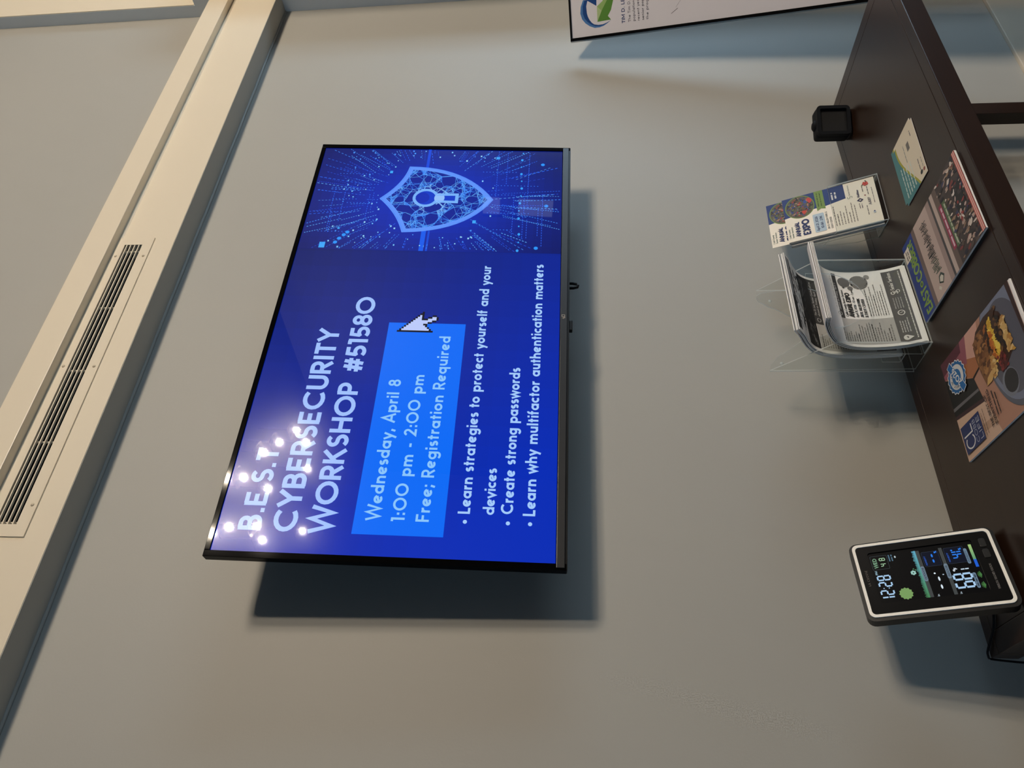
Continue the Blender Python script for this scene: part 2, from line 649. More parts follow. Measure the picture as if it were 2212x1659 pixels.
DAYLIGHT_TINT = paint('daylight_tinted_paint', (214, 222, 228), 0.5, 0.02, 2, 0.25, 260)  # wall paint lightened and blued to carry daylight on the return
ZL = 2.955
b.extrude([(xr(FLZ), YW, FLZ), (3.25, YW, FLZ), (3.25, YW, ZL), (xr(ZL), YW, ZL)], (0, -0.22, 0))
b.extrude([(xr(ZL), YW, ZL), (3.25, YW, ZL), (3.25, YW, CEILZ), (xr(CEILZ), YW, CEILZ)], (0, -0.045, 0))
struct(b.build('wall_right', DAYLIGHT_TINT))
struct(boxed('wall_side', (3.25, 5.2, 1.29, 1.44, FLZ, CEILZ), WALL))
b = MB()
b.extrude([(xr(ZL + .004) + .001, YW - .045, ZL + .004), (3.25, YW - .045, ZL + .004), (3.25, YW - .045, CEILZ), (xr(CEILZ) + .001, YW - .045, CEILZ)], (0, -0.003, 0))
struct(b.build('trim_3', CREAM))

# end wall on the right: a glazed door added for its daylight near the corner, a narrow sidelight beyond (it shows in the screen)
EX = 5.2
DY0, DY1, DZ0, DZ1 = -1.38, -0.10, 0.12, 2.75
SY0, SY1, SZA, SZB = -2.17, -1.93, 1.38, 2.03
b = MB()
b.box(EX, EX + .12, -7.5, SY0, FLZ, CEILZ)
b.box(EX, EX + .12, SY1, DY0, FLZ, CEILZ)
b.box(EX, EX + .12, DY1, 1.44, FLZ, CEILZ)
b.box(EX, EX + .12, DY0, DY1, FLZ, DZ0)
b.box(EX, EX + .12, DY0, DY1, DZ1, CEILZ)
b.box(EX, EX + .12, SY0, SY1, FLZ, SZA)
b.box(EX, EX + .12, SY0, SY1, SZB, CEILZ)
struct(b.build('wall_end', FARWALL))
DAY3 = emitter('added_daylit_door_glass', (.55, .78, 1.0), SIDE_STRENGTH)  # added glow, sized to brighten the wall near the poster
door = boxed('added_door_1', (EX + .02, EX + .07, DY0, DY1, DZ0, DZ0 + .08), CREAM)
struct(door)
b = MB()
b.box(EX + .02, EX + .07, DY0, DY1, DZ1 - .08, DZ1)
for y in (DY0, (DY0 + DY1) / 2 - .04, DY1 - .08):
    b.box(EX + .02, EX + .07, y, y + .08, DZ0 + .08, DZ1 - .08)
b.build('added_door_frame', CREAM, door)
ym = (DY0 + DY1) / 2
boxed('added_door_glass', (EX + .04, EX + .05, DY0 + .08, ym - .04, DZ0 + .08, DZ1 - .08), DAY3, door)
boxed('added_door_glass', (EX + .04, EX + .05, ym + .04, DY1 - .08, DZ0 + .08, DZ1 - .08), DAY3, door)
DAY2 = emitter('daylit_pane_small', (.75, .85, 1.0), 1.0)
win2 = boxed('window_2', (EX + .02, EX + .06, SY0, SY1, 1.70, 1.87), FARWALL)
struct(win2)
boxed('window_pane', (EX + .04, EX + .05, SY0, SY1, SZA, 1.70), DAY2, win2)
boxed('window_pane', (EX + .04, EX + .05, SY0, SY1, 1.87, SZB), DAY2, win2)

# left wall with a wide window
WY0, WY1, WZ0, WZ1 = -2.9, 1.1, 0.9, 3.3
b = MB()
b.box(-4.7, -4.6, -7.5, WY0, FLZ, CEILZ)
b.box(-4.7, -4.6, WY1, 1.51, FLZ, CEILZ)
b.box(-4.7, -4.6, WY0, WY1, FLZ, WZ0)
b.box(-4.7, -4.6, WY0, WY1, WZ1, CEILZ)
struct(b.build('wall_left', FARWALL))
DAY = emitter('daylit_pane', WINDOW_COLOR, WINDOW_STRENGTH)
win = boxed('window_1', (-4.66, -4.6, WY0, WY1, WZ0, WZ0 + .06), CREAM)
struct(win)
b = MB()
b.box(-4.66, -4.6, WY0, WY1, WZ1 - .06, WZ1)
for i in range(5):
    y = WY0 + (WY1 - WY0) * i / 4
    b.box(-4.66, -4.6, max(WY0, y - .03), min(WY1, y + .03), WZ0, WZ1)
b.build('window_frame', CREAM, win)
for i in range(4):
    a0 = WY0 + (WY1 - WY0) * i / 4 + .03
    a1 = WY0 + (WY1 - WY0) * (i + 1) / 4 - .03
    boxed('window_pane', (-4.645, -4.635, a0, a1, WZ0 + .06, WZ1 - .06), DAY, win)
# baseboard along the television wall
struct(boxed('baseboard_back', (-4.6, xr(0), YW - .014, YW, FLZ, 0.084), BASEB, bevel=.003))

# boxed duct run: front face in four pieces round the register opening, underside, then the strip above
VX0, VX1, VZ0, VZ1 = 0.592, 1.442, 2.694, 2.756
X0, X1, ZT1 = -4.6, xr(2.7), 2.776
b = MB()
b.box(X0, X1, YF, YW, ZS, VZ0)
b.box(X0, X1, YF, YW, VZ1, ZT1 + .03)
b.box(X0, VX0, YF, YW, VZ0, VZ1)
b.box(VX1, X1, YF, YW, VZ0, VZ1)
soff = struct(b.build('trim_1', CREAM))
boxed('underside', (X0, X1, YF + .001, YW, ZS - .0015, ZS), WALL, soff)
# caulk bead where the box meets the wall
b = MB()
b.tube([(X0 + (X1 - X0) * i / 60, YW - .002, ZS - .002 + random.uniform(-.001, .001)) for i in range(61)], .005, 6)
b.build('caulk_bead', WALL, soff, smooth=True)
# rounded lip at the upper rim of the box
b = MB()
b.tube([(X0, YF + .003, ZT1 - .004), (X1, YF + .003, ZT1 - .004)], .006, 8)
b.build('paint_lip', CREAM, soff, smooth=True)
struct(boxed('trim_2', (X0, X1, YF - .027, YW, ZT1, 2.851), CREAM, bevel=.002))

# ================================================================== air register in the duct run
reg = thing('air_register', (1.017, YF, 2.725), 'long cream louvred air register on the boxed duct above the television', 'air vent')
rx0, rx1, rz0, rz1 = 0.572 - 1.017, 1.462 - 1.017, 2.672 - 2.725, 2.774 - 2.725
sx0, sx1, sz0, sz1 = 0.600 - 1.017, 1.435 - 1.017, 2.7 - 2.725, 2.7505 - 2.725
b = MB()
b.box(rx0, rx1, -.0035, 0, rz0, sz0)
b.box(rx0, rx1, -.0035, 0, sz1, rz1)
b.box(rx0, sx0, -.0035, 0, sz0, sz1)
b.box(sx1, rx1, -.0035, 0, sz0, sz1)
b.build('face_plate', CREAM, reg)
b = MB()
b.box(VX0 - 1.017 + .001, VX1 - 1.017 - .001, .062, .066, VZ0 - 2.725 + .001, VZ1 - 2.725 - .001)
b.box(VX0 - 1.017 + .001, VX1 - 1.017 - .001, .012, .062, VZ0 - 2.725 + .001, VZ0 - 2.725 + .003)
b.box(VX0 - 1.017 + .001, VX1 - 1.017 - .001, .012, .062, VZ1 - 2.725 - .003, VZ1 - 2.725 - .001)
b.build('duct_box', CAVITY, reg)
for i in range(4):
    z = sz0 + (0.0095, 0.0215, 0.0335, 0.0445)[i]
    boxed('louvre_blade', (sx0, sx1, -.003, .002, z - .0014, z + .0014), CREAM, reg)
for x in (1.414, 1.212, 1.010, 0.807, 0.606):
    boxed('divider', (x - 1.017 - .0015, x - 1.017 + .0015, .003, .008, sz0, sz1), CREAM, reg)
for x in (1.392, 1.019, 0.646):
    for z in (2.763, 2.683):
        b = MB()
        b.lathe([(0, -.0022), (.0028, -.0016), (.0042, 0), (.0042, .001)], 12, M=Matrix.Translation((x - 1.017, -.0036, z - 2.725)) @ Matrix.Rotation(-math.pi / 2, 4, 'X'))
        b.build('screw', STEEL, reg, smooth=True)

# ================================================================== television
TW, TH, TILT = 1.236, 0.7075, math.radians(2.7)
M = Matrix.Translation((0.507, 1.378, 1.5139)) @ Matrix.Rotation(TILT, 4, 'X')
tv = thing('television', None, 'large flat television showing a blue cybersecurity workshop slide, mounted on the grey wall', 'television', M=M)
# local: x right, y into the wall, z up; front glass at y=0
SX0, SX1, SZ0, SZ1 = 0.013, 1.223, 0.0213, 0.6965
b = MB()
b.box(0, SX0, 0, .02, 0, TH)
b.box(SX1, TW, 0, .02, 0, TH)
b.box(SX0, SX1, 0, .02, SZ1, TH)
b.build('bezel', paint('bezel_black', (6, 6, 7), .06, spec=.05), tv, bevel=.0008)
boxed('lower_bezel', (SX0 - .009, SX1 + .009, -.002, .018, .0035, SZ0 - .0015), DARKGREY, tv, bevel=.001)
boxed('chin_edge', (.001, TW - .001, .0005, .021, -.0015, .004), BLACK, tv)
boxed('rear_panel', (.004, TW - .004, .018, .034, .004, TH - .004), BLACK, tv, bevel=.004)
boxed('electronics_housing', (.16, TW - .16, .034, .062, .05, .42), BLACK, tv, bevel=.012)
boxed('mount_rail', (.40, .46, .060, .085, .06, .58), DARKGREY, tv)
boxed('mount_rail', (.78, .84, .060, .085, .06, .58), DARKGREY, tv)
b = MB()
b.box(.36, .88, .082, .102, .20, .25)
b.box(.36, .88, .082, .110, .40, .45)
b.build('mount_bracket', DARKGREY, tv)
# screen content
scr_base = Ink(lambda s, t, l: (s, 0.0030 - l, t), base=0.0)


def slide_bg(s, t):
    u = (s - SX0) / (SX1 - SX0)
    v = (t - SZ0) / (SZ1 - SZ0)
    k = max(0, 1 - u * 1.25)
    a = lin((2, 20, 86))
    bq = lin((0, 44, 184))
    w = min(1, .75 * k + .42 * (1 - v))
    return tuple(a[i] * (1 - w) + bq[i] * w for i in range(3))


for i in range(24):
    for j in range(14):
        a, c = SX0 + (SX1 - SX0) * i / 24, SX0 + (SX1 - SX0) * (i + 1) / 24
        d, e = SZ0 + (SZ1 - SZ0) * j / 14, SZ0 + (SZ1 - SZ0) * (j + 1) / 14
        scr_base.poly([(a, d), (c, d), (c, e), (a, e)], slide_bg((a + c) / 2, (d + e) / 2), True)
screen = scr_base.build('screen', SCREEN, tv, 'glossy screen glowing deep blue')
HB = (160, 194, 255)
fn = lambda s, t, l: (s, 0.0030 - l, t)
for args in (('B.E.S.T', .0577, .609, .045, HB, .188, .205, .06), ('CYBERSECURITY', .0575, .538, .0475, HB, .512, .205, .06)):
    k = Ink(fn)
    k.text(*args)
    k.build('headline_lettering', SCREEN, screen, 'pale blue slide headline')
k = Ink(fn)
k.text('WORKSHOP', .0575, .467, .0455, HB, .359, .205, .06)
k.build('headline_lettering', SCREEN, screen, 'pale blue slide headline')
k = Ink(fn)
k.text('#51580', .4445, .467, .0455, HB, .2255, .205, .03)
k.build('headline_lettering', SCREEN, screen, 'pale blue slide headline')
k = Ink(fn)
k.rect(.058, .5925, .2425, .425, (0, 108, 250))
k.build('date_box', SCREEN, screen, 'bright blue box on the slide')
DB = (140, 200, 255)
for args in (('Wednesday, April 8', .0885, .374, .028, DB, .341, .175, .08), ('1:00 pm - 2:00 pm', .0875, .3232, .0275, DB, .3565, .175, .1), ('Free; Registration Required', .0885, .2745, .0268, DB, .467, .175, .08)):
    k = Ink(fn, base=.0003)
    k.text(*args)
    k.build('date_lettering', SCREEN, screen, 'pale blue line in the bright box')
BB = (165, 205, 255)
for args, z in ((('Learn strategies to protect yourself and your', .1095, .194, .0245, BB, .671, .19, .08), .2024), (('devices', .1095, .1456, .0235, BB, .104, .19, .05), None),
                (('Create strong passwords', .1125, .108, .0245, BB, .358, .19, .08), .1168), (('Learn why multifactor authentication matters', .1095, .0634, .0248, BB, .679, .19, .08), .0728)):
    k = Ink(fn)
    k.text(*args)
    if z:
        k.disc(.0925, z, .0042, .0042, BB)
    k.build('bullet_lettering', SCREEN, screen, 'pale blue bullet line on the slide')
# pixel pointer
PT = ["X.............", "XX............", "XOX...........", "XOOX..........", "XOOOX.........", "XOOOOX........", "XOOOOOX.......", "XOOOOOOX......",
      "XOOOOOOOX.....", "XOOOOOOOOX....", "XOOOOOOOOOX...", "XOOOOOOXXXXX..", "XOOOXOOX......", "XOOXXOOX......", "XOX..XOOX.....", "XX...XOOX.....", "X.....XOOX....", "......XOOX....", ".......XX....."]
k = Ink(fn, base=.0004)
pw, ph = .0052, .0050
for r, row in enumerate(PT):
    for c, ch in enumerate(row):
        if ch != '.':
            x, z = .565 + c * pw, .4035 - r * ph
            k.rect(x, x + pw * 1.01, z - ph * 1.01, z, (8, 10, 30) if ch == 'X' else (190, 205, 255))
k.build('pointer_arrow', SCREEN, screen, 'pixelated white pointer with a black outline')

# shield picture, right third of the slide
k = Ink(fn, step=.00003)
k.tick = 0
PX0 = .827


def pic_bg(s, t):
    d = math.hypot((s - 1.02) / .26, (t - .37) / .34)
    q = math.exp(-d * d * 1.6)
    a, c = lin((8, 20, 92)), lin((6, 48, 196))
    return tuple(a[i] * (1 - q) + c[i] * q for i in range(3))


for i in range(18):
    for j in range(28):
        a, c = PX0 + (SX1 - PX0) * i / 18, PX0 + (SX1 - PX0) * (i + 1) / 18
        d, e = SZ0 + (SZ1 - SZ0) * j / 28, SZ0 + (SZ1 - SZ0) * (j + 1) / 28
        k.poly([(a, d), (c, d), (c, e), (a, e)], pic_bg((a + c) / 2, (d + e) / 2), True)
k.layer()
k.rect(PX0, .93, .372, .384, (14, 92, 240))
k.rect(PX0, .90, .362, .367, (10, 74, 220))
k.rect(1.13, SX1, .392, .400, (14, 72, 225))
k.layer()
rnd = random.Random(11)
CX, CZ = 1.02, .37


def inside(s, t):
    return PX0 + .003 < s < SX1 - .003 and SZ0 + .003 < t < SZ1 - .003


for i in range(190):                    # radiating dotted lines
    an = rnd.uniform(0, 2 * math.pi)
    r0 = rnd.uniform(.15, .24)
    r1 = r0 + rnd.uniform(.04, .2)
    stp = rnd.uniform(.006, .013)
    r = r0
    ox, oz = rnd.uniform(-.03, .03), rnd.uniform(-.03, .03)
    cc = rnd.choice([(40, 110, 255), (60, 140, 255), (90, 170, 255), (30, 80, 230)])
    w = rnd.uniform(.0008, .0018)
    while r < r1:
        p, q = (CX + ox + r * math.cos(an), CZ + oz + r * math.sin(an)), (CX + ox + (r + stp * .55) * math.cos(an), CZ + oz + (r + stp * .55) * math.sin(an))
        if inside(*p) and inside(*q):
            k.line([p, q], w * (1 + (r - r0) * 2), cc)
        r += stp
for i in range(30):                     # dotted verticals / horizontals
    if rnd.random() < .5:
        x = rnd.uniform(PX0 + .01, SX1 - .01)
        z0 = rnd.choice([rnd.uniform(.04, .16), rnd.uniform(.5, .6)])
        for j in range(rnd.randint(5, 14)):
            z = z0 + j * .009
            if inside(x, z):
                k.rect(x, x + .002, z, z + .003, (50, 120, 250))
    else:
        z = rnd.choice([rnd.uniform(.04, .2), rnd.uniform(.5, .66)])
        x0 = rnd.uniform(PX0 + .005, 1.1)
        for j in range(rnd.randint(8, 24)):
            x = x0 + j * .009
            if inside(x, z) and inside(x + .005, z):
                k.rect(x, x + .005, z, z + .0015, (40, 100, 245))
for i in range(170):                    # little squares
    x, z = rnd.uniform(PX0 + .005, SX1 - .01), rnd.uniform(.2, .62)
    if math.hypot(x - CX, z - CZ) > .14:
        w = rnd.uniform(.0025, .006)
        k.rect(x, x + w, z, z + w * .75, rnd.choice([(120, 200, 255), (70, 150, 255), (150, 215, 255)]))
for x, z, w, h in ((.832, .628, .02, .015), (.93, .245, .011, .009), (.965, .256, .008, .007), (1.185, .196, .01, .01), (1.12, .49, .01, .008), (.90, .60, .006, .006)):
    k.rect(x, x + w, z, z + h, (60, 170, 255))
for j in range(14):                     # row of round dots across the lower part
    k.disc(.835 + j * .029, .132 - .002 * math.sin(j), .0048 if j % 2 == 0 else .003, .0036 if j % 2 == 0 else .0022, (50, 160, 255), 10)
for x, z in ((1.165, .075), (1.0, .062), (.845, .085), (.852, .603), (.866, .595), (.879, .585), (.889, .577)):
    k.disc(x, z, .0055, .0055, (40, 150, 255), 12)
k.layer()
# shield
TOP, TRc, BOT, TLc = (1.018, .503), (1.142, .440), (1.020, .212), (.899, .431)


def bez(p0, p1, p2, n=12):
    return [((1 - a) ** 2 * p0[0] + 2 * a * (1 - a) * p1[0] + a * a * p2[0], (1 - a) ** 2 * p0[1] + 2 * a * (1 - a) * p1[1] + a * a * p2[1]) for a in [i / n for i in range(n + 1)]]


out = bez(TOP, (1.075, .45), TRc)[:-1] + bez(TRc, (1.142, .29), BOT)[:-1] + bez(BOT, (.905, .275), TLc)[:-1] + bez(TLc, (.965, .452), TOP)
k.poly(out[:-1], (6, 34, 150))
k.layer()


def in_shield(p):
    c = False
    n = len(out) - 1
    for i in range(n):
        a, bq = out[i], out[(i + 1) % n]
        if (a[1] > p[1]) != (bq[1] > p[1]) and p[0] < (bq[0] - a[0]) * (p[1] - a[1]) / (bq[1] - a[1]) + a[0]:
            c = not c
    return c


pts = []
while len(pts) < 330:
    p = (rnd.uniform(.90, 1.145), rnd.uniform(.215, .5))
    if in_shield(p):
        pts.append(p)
for i, p in enumerate(pts):
    near = sorted(pts, key=lambda q: (q[0] - p[0]) ** 2 + (q[1] - p[1]) ** 2)[1:rnd.choice([5, 8, 12])]
    for q in near:
        d = math.hypot(p[0] - 1.02, p[1] - .37)
        k.line([p, q], rnd.uniform(.0006, .0012), rnd.choice([(70, 150, 255), (105, 180, 255), (50, 120, 245)]) if d > .05 else (130, 190, 255))
k.layer()
k.line(out, .0135, (95, 150, 255))
k.line([(CX + (p[0] - CX) * 1.035, CZ + (p[1] - CZ) * 1.035) for p in out], .0012, (60, 120, 255))
# keyhole
kh = arc(1.0235, .387, .031, .031, -62, 242, 24)
kh = [(1.009, .303)] + [(1.010, .354)] + kh[::-1] + [(1.037, .354), (1.038, .303)]
k.poly(kh, (8, 60, 205))
k.layer()
k.line(kh + [kh[0]], .0090, (120, 180, 255))
k.disc(1.0235, .350, .019, .014, (150, 195, 255), 18)
k.disc(1.0235, .396, .021, .019, (8, 46, 185), 18)
k.build('shield_graphic', SCREEN, screen, 'glowing blue shield with a keyhole among dotted lines')
# badge on the lower bezel: small square outline over a slanted mark
k = Ink(lambda s, t, l: (s, -.0021 - l, t))
k.line([(.6195, .0095), (.6195, .016), (.625, .016), (.625, .0095), (.6195, .0095)], .0011, (190, 180, 165))
k.line([(.6145, .0150), (.6185, .0085)], .0016, (170, 160, 150))
k.line([(.6130, .0135), (.6165, .0085)], .0012, (170, 160, 150))
k.build('badge', GLOSSPRINT, tv, 'tiny pale maker mark')
boxed('sensor_nub', (.585, .614, .004, .016, -.0095, -.001), BLACK, tv, bevel=.002)
b = MB()
lp = [(.737 + .0, .03, .004), (.7375, .03, -.012), (.741, .03, -.0225), (.746, .03, -.0235), (.7505, .03, -.020), (.7525, .03, -.010), (.7525, .03, .004)]
b.tube(lp, .0034, 8)
b.build('cable_loop', RUBBER, tv, smooth=True)

# ================================================================== globe bulbs on the ceiling (they show in the screen)
BULB = emitter('warm_bulb', LAMP_COLOR, LAMP_STRENGTH)
LAMPS = [(3.87, -4.06), (3.49, -3.65), (3.96, -4.47), (3.2, -3.32), (3.77, -4.74), (2.79, -3.02), (3.0, -3.66), (2.61, -2.68), (2.61, -3.63), (2.33, -3.0), (3.17, -5.07), (2.57, -3.86), (2.15, -2.7)]
WHERE = ['between the S and E of the second headline line', 'just right of the T ending the first headline line', 'at the foot of the middle R in the second headline line',
         'on the T ending the first headline line', 'below the first E of the second headline line', 'above the S of the first headline line', 'at the foot of the E in the first headline line',
         'in the upper bezel above the first headline S', 'at the foot of the headline B', 'above the headline B', 'beside the W of the third headline line', 'left of and below the headline B', 'in the upper bezel above the headline B']
bulb_me = cord_me = sock_me = added_shade_me = None
for i, (x, y) in enumerate(LAMPS):
    L = thing('pendant_lamp', (x, y, 3.9), 'warm bulb mirrored ' + WHERE[i], 'lamp', 'pendant bulbs under the ceiling')
    if i == 0:
        b = MB()
        b.lathe([(LAMP_R * math.sin(math.pi * j / 10), -LAMP_R * math.cos(math.pi * j / 10)) for j in range(11)], 16)
        o = b.build('bulb', BULB, L, smooth=True)
        bulb_me = o.data
        b = MB()
        b.lathe([(0, LAMP_R * .8), (.02, LAMP_R * .8), (.02, LAMP_R + .06), (.008, LAMP_R + .07), (0, LAMP_R + .07)], 14)
        sock_me = b.build('socket', BLACK, L).data
        b = MB()
        b.tube([(0, 0, LAMP_R + .06), (0, 0, CEILZ - 3.9)], .004, 6)
        cord_me = b.build('cord', BLACK, L).data
        b = MB()
        b.lathe([(.018, LAMP_R + .066), (.06, LAMP_R + .040), (.10, LAMP_R + .022), (.10, LAMP_R + .018), (.06, LAMP_R + .034), (.018, LAMP_R + .060)], 20)
        added_shade_me = b.build('added_shade', BLACK, L, smooth=True).data  # unseen cap, added to keep bulb light off the ceiling
    else:
        for nm, me in (('bulb', bulb_me), ('socket', sock_me), ('cord', cord_me), ('added_shade', added_shade_me)):
            o = bpy.data.objects.new(nm, me)
            COL.objects.link(o)
            o.parent = L

# ================================================================== console table
TZ = 0.7517
TX0, TX1, TY0, TY1 = 0.386, 1.931, 0.985, 1.443
tab = thing('console_table', (TX0, TY1, FLZ), 'dark espresso wooden console table against the wall under the television', 'table')
g = .0008
w1, w2, w3 = TX1 - TX0, TY1 - TY0, .047


def tb(name, x0, x1, y0, y1, z0, z1, bev=.001):
    return boxed(name, (x0 - TX0, x1 - TX0, y0 - TY1, y1 - TY1, z0 - FLZ, z1 - FLZ), WOOD, tab, bevel=bev)


tb('top_panel', TX0 + .039 + g, TX1 - .039 - g, TY0 + .027 + g, TY1 - .028 - g, TZ - .022, TZ)
tb('top_border', TX0, TX1, TY1 - .028, TY1, TZ - w3, TZ)
tb('top_border', TX0, TX1, TY0, TY0 + .027, TZ - w3, TZ, .002)
tb('top_border', TX0, TX0 + .039, TY0 + .027 + g, TY1 - .028 - g, TZ - w3, TZ)
tb('top_border', TX1 - .039, TX1, TY0 + .027 + g, TY1 - .028 - g, TZ - w3, TZ)
for x in (TX0 + .003, TX1 - .054):
    for y in (TY0 + .004, TY1 - .043):
        tb('leg', x, x + .048, y, y + .038, FLZ, TZ - w3)


def place(o, x, y, yaw=0.0, z=TZ):
    o.location = (x, y, z)
    o.rotation_euler = (0, 0, yaw)
    return o


# ------------------------------------------------------------------ weather station
yaw, lean = 0.1432, 0.3293
M = Matrix.Translation((0.503, 1.2865, TZ + .0082)) @ Matrix.Rotation(yaw, 4, 'Z') @ Matrix.Rotation(-lean, 4, 'X')
ws = thing('weather_station', None, 'black digital weather station with an ivory rim leaning back on the table', 'weather station', M=M)
HW, HH = .0757, .2398


def prism(name, out, y0, y1, mat, parent, bevel=0.0):
    b = MB()
    b.extrude([(p[0], y0, p[1]) for p in out], (0, y1 - y0, 0))
    return b.build(name, mat, parent, bevel=bevel)


def ringpiece(name, o1, o2, y0, y1, mat, parent):
    b = MB()
    n = len(o1)
    for i in range(n):
        j = (i + 1) % n
        A, B, C, D = o1[i], o1[j], o2[j], o2[i]
        b.poly([(A[0], y0, A[1]), (B[0], y0, B[1]), (C[0], y0, C[1]), (D[0], y0, D[1])])
        b.poly([(A[0], y0, A[1]), (A[0], y1, A[1]), (B[0], y1, B[1]), (B[0], y0, B[1])])
        b.poly([(D[0], y0, D[1]), (C[0], y0, C[1]), (C[0], y1, C[1]), (D[0], y1, D[1])])
    return b.build(name, mat, parent)


prism('housing', rrect(-HW, HW, 0, HH, .014), .0042, .024, BLACK, ws, .0015)
o1 = rrect(-.0695, .0725, .006, .2345, .010)
o2 = rrect(-.0645, .0675, .011, .2295, .007)
ringpiece('front_edge', rrect(-HW, HW, 0, HH, .014), rrect(-.0695, .0725, .006, .2345, .010), .0012, .0060, BLACK, ws)
ringpiece('rim', o1, o2, -.0012, .0060, IVORY, ws)
fpo = rrect(-.0645, .0675, .011, .2295, .007)
LX0, LX1, LZ0, LZ1 = -.0445, .0545, .0385, .2110
lo_ = rrect(LX0, LX1, LZ0, LZ1, .005)
ringpiece('face_panel', fpo, lo_, .0005, .004, GLOSSBLACK, ws)
lcd = prism('display', rrect(LX0 - .001, LX1 + .001, LZ0 - .001, LZ1 + .001, .005), .0030, .004, paint('lcd_black', (7, 8, 12), .12), ws)
k = Ink(lambda s, t, l: (s, .0030 - l, t), step=.00003)
k.tick = 4e-7
CY, GR, BL = (165, 200, 232), (120, 165, 95), (40, 125, 235)
SEG = {'0': 'abcdef', '1': 'bc', '2': 'abged', '4': 'fgbc', '6': 'afgedc', '8': 'abcdefg', 'E': 'afged', 'H': 'fbgec', '-': 'g'}


def seven(d, x, z, w, h, th, rgb):
    sg = SEG[d]
    L = {'a': [(x + .1 * w, z + h), (x + w * .9, z + h)], 'g': [(x + .1 * w, z + h / 2), (x + w * .9, z + h / 2)], 'd': [(x + .1 * w, z), (x + w * .9, z)],
         'f': [(x, z + h * .54), (x, z + h * .97)], 'b': [(x + w, z + h * .54), (x + w, z + h * .97)], 'e': [(x, z + h * .03), (x, z + h * .46)], 'c': [(x + w, z + h * .03), (x + w, z + h * .46)]}
    for s in sg:
        k.line(L[s], th, rgb)


seven('1', -.040, .1855, .0065, .0205, .0026, CY)
seven('2', -.0285, .1853, .0075, .0205, .0026, CY)
k.rect(-.0175, -.0158, .190, .1918, CY)
k.rect(-.0172, -.0155, .1985, .2003, CY)
seven('2', -.0128, .1848, .0075, .0205, .0026, CY)
seven('8', -.0005, .1845, .0078, .0205, .0026, CY)
k.text('PM', .0105, .2025, .0038, (150, 185, 200), .0075, .2)
# date box
k.line(rrect(.0205, .0475, .180, .208, .0015, 2) + [rrect(.0205, .0475, .180, .208, .0015, 2)[0]], .0004, (70, 80, 85))
k.text('WED', .0235, .1985, .0065, (120, 160, 130), .0195, .2)
seven('4', .0265, .1845, .0042, .009, .0013, (165, 205, 165))
seven('8', .0375, .1845, .0045, .009, .0013, (165, 205, 165))
# sun, grass, flower
sp = [(-.0305 + (.0115 if i % 2 == 0 else .0098) * math.cos(2 * math.pi * i / 24), .1668 + (.0115 if i % 2 == 0 else .0098) * math.sin(2 * math.pi * i / 24)) for i in range(24)]
k.poly(sp, (118, 155, 92))
for i in range(44):
    u = i / 43
    x = -.0415 + .0885 * u
    c = tuple(int(a * (1 - u) + bq * u) for a, bq in zip((70, 130, 85), (95, 165, 190)))
    hgt = .0045 + random.uniform(0, .0022)
    k.poly([(x - .0011, .1325), (x + .0011, .1325), (x + .0004, .1325 + hgt), (x - .0004, .1325 + hgt)], c)
    k.rect(x - .0011, x + .0011, .1315, .1345, c)
for i in range(6):
    a = i * math.pi / 3
    k.disc(.0065 + .0028 * math.cos(a), .1452 + .0028 * math.sin(a), .0019, .0019, (150, 195, 185), 8)
k.disc(.0115, .1405, .0018, .001, (70, 120, 85), 8, .6)
k.disc(.0135, .1435, .0018, .001, (70, 120, 85), 8, -.6)
# forecast tag
k.fine(.034, .047, .1755, .003, (75, 105, 125))
k.fine(.034, .047, .171, .003, (75, 105, 125))
k.disc(.0415, .1665, .0022, .0014, (180, 195, 200), 10)
# section bars and pills
for z, zz in ((.1285, 'OUTDOOR'), (.0912, 'INDOOR')):
    k.rect(-.0425, .0475, z - .0028, z + .0028, (62, 66, 66))
k.layer()
for z, zz in ((.1285, 'OUTDOOR'), (.0912, 'INDOOR')):
    k.poly(rrect(-.0125, .0165, z - .0030, z + .0034, .003, 3), (105, 122, 138))
k.layer()
k.text('OUTDOOR', -.0095, .1268, .0034, (40, 52, 62), .023, .2)
k.text('INDOOR', -.0085, .0895, .0034, (40, 52, 62), .021, .2)
for bx in ((.0145, .043, .0960, .1235), (.0145, .0455, .0555, .0865)):
    r_ = rrect(bx[0], bx[1], bx[2], bx[3], .002, 3)
    k.poly(r_, (5, 12, 30))
    k.line(r_ + [r_[0]], .0003, (60, 70, 85))
k.layer()
k.disc(-.0255, .1085, .0042, .0016, (215, 230, 240), 10)
k.disc(-.0105, .1085, .0042, .0016, (215, 230, 240), 10)
k.disc(.0005, .1125, .0016, .0016, (215, 230, 240), 8)
k.disc(-.0035, .1000, .0010, .0014, (180, 200, 215), 8)
k.disc(.0240, .1075, .0034, .0015, BL, 10)
k.disc(.0345, .1075, .0034, .0015, BL, 10)
k.text('HUMIDITY', .017, .1185, .0026, (45, 90, 190), .018, .2)
k.text('HUMIDITY', .018, .0812, .0026, (45, 90, 190), .018, .2)
k.text('%', .0385, .0985, .0042, BL, .004, .22)
seven('4', .0245, .0605, .0065, .0155, .0022, BL)
seven('1', .0330, .0605, .0028, .0155, .0022, BL)
k.text('%', .0385, .0590, .0042, BL, .004, .22)
k.disc(.0395, .0745, .0017, .0017, BL, 8)
seven('6', -.0315, .0585, .0095, .0275, .0034, CY)
seven('8', -.0165, .0580, .0098, .0275, .0034, CY)
seven('1', -.0020, .0580, .0040, .0130, .0020, (200, 220, 235))
k.text('o', -.0005, .0800, .0048, (215, 225, 235), .0040, .25)
k.text('F', .0030, .0760, .0048, (215, 225, 235), .0034, .25)
k.text('in', -.0425, .1165, .0036, (170, 185, 195), .0040, .2)
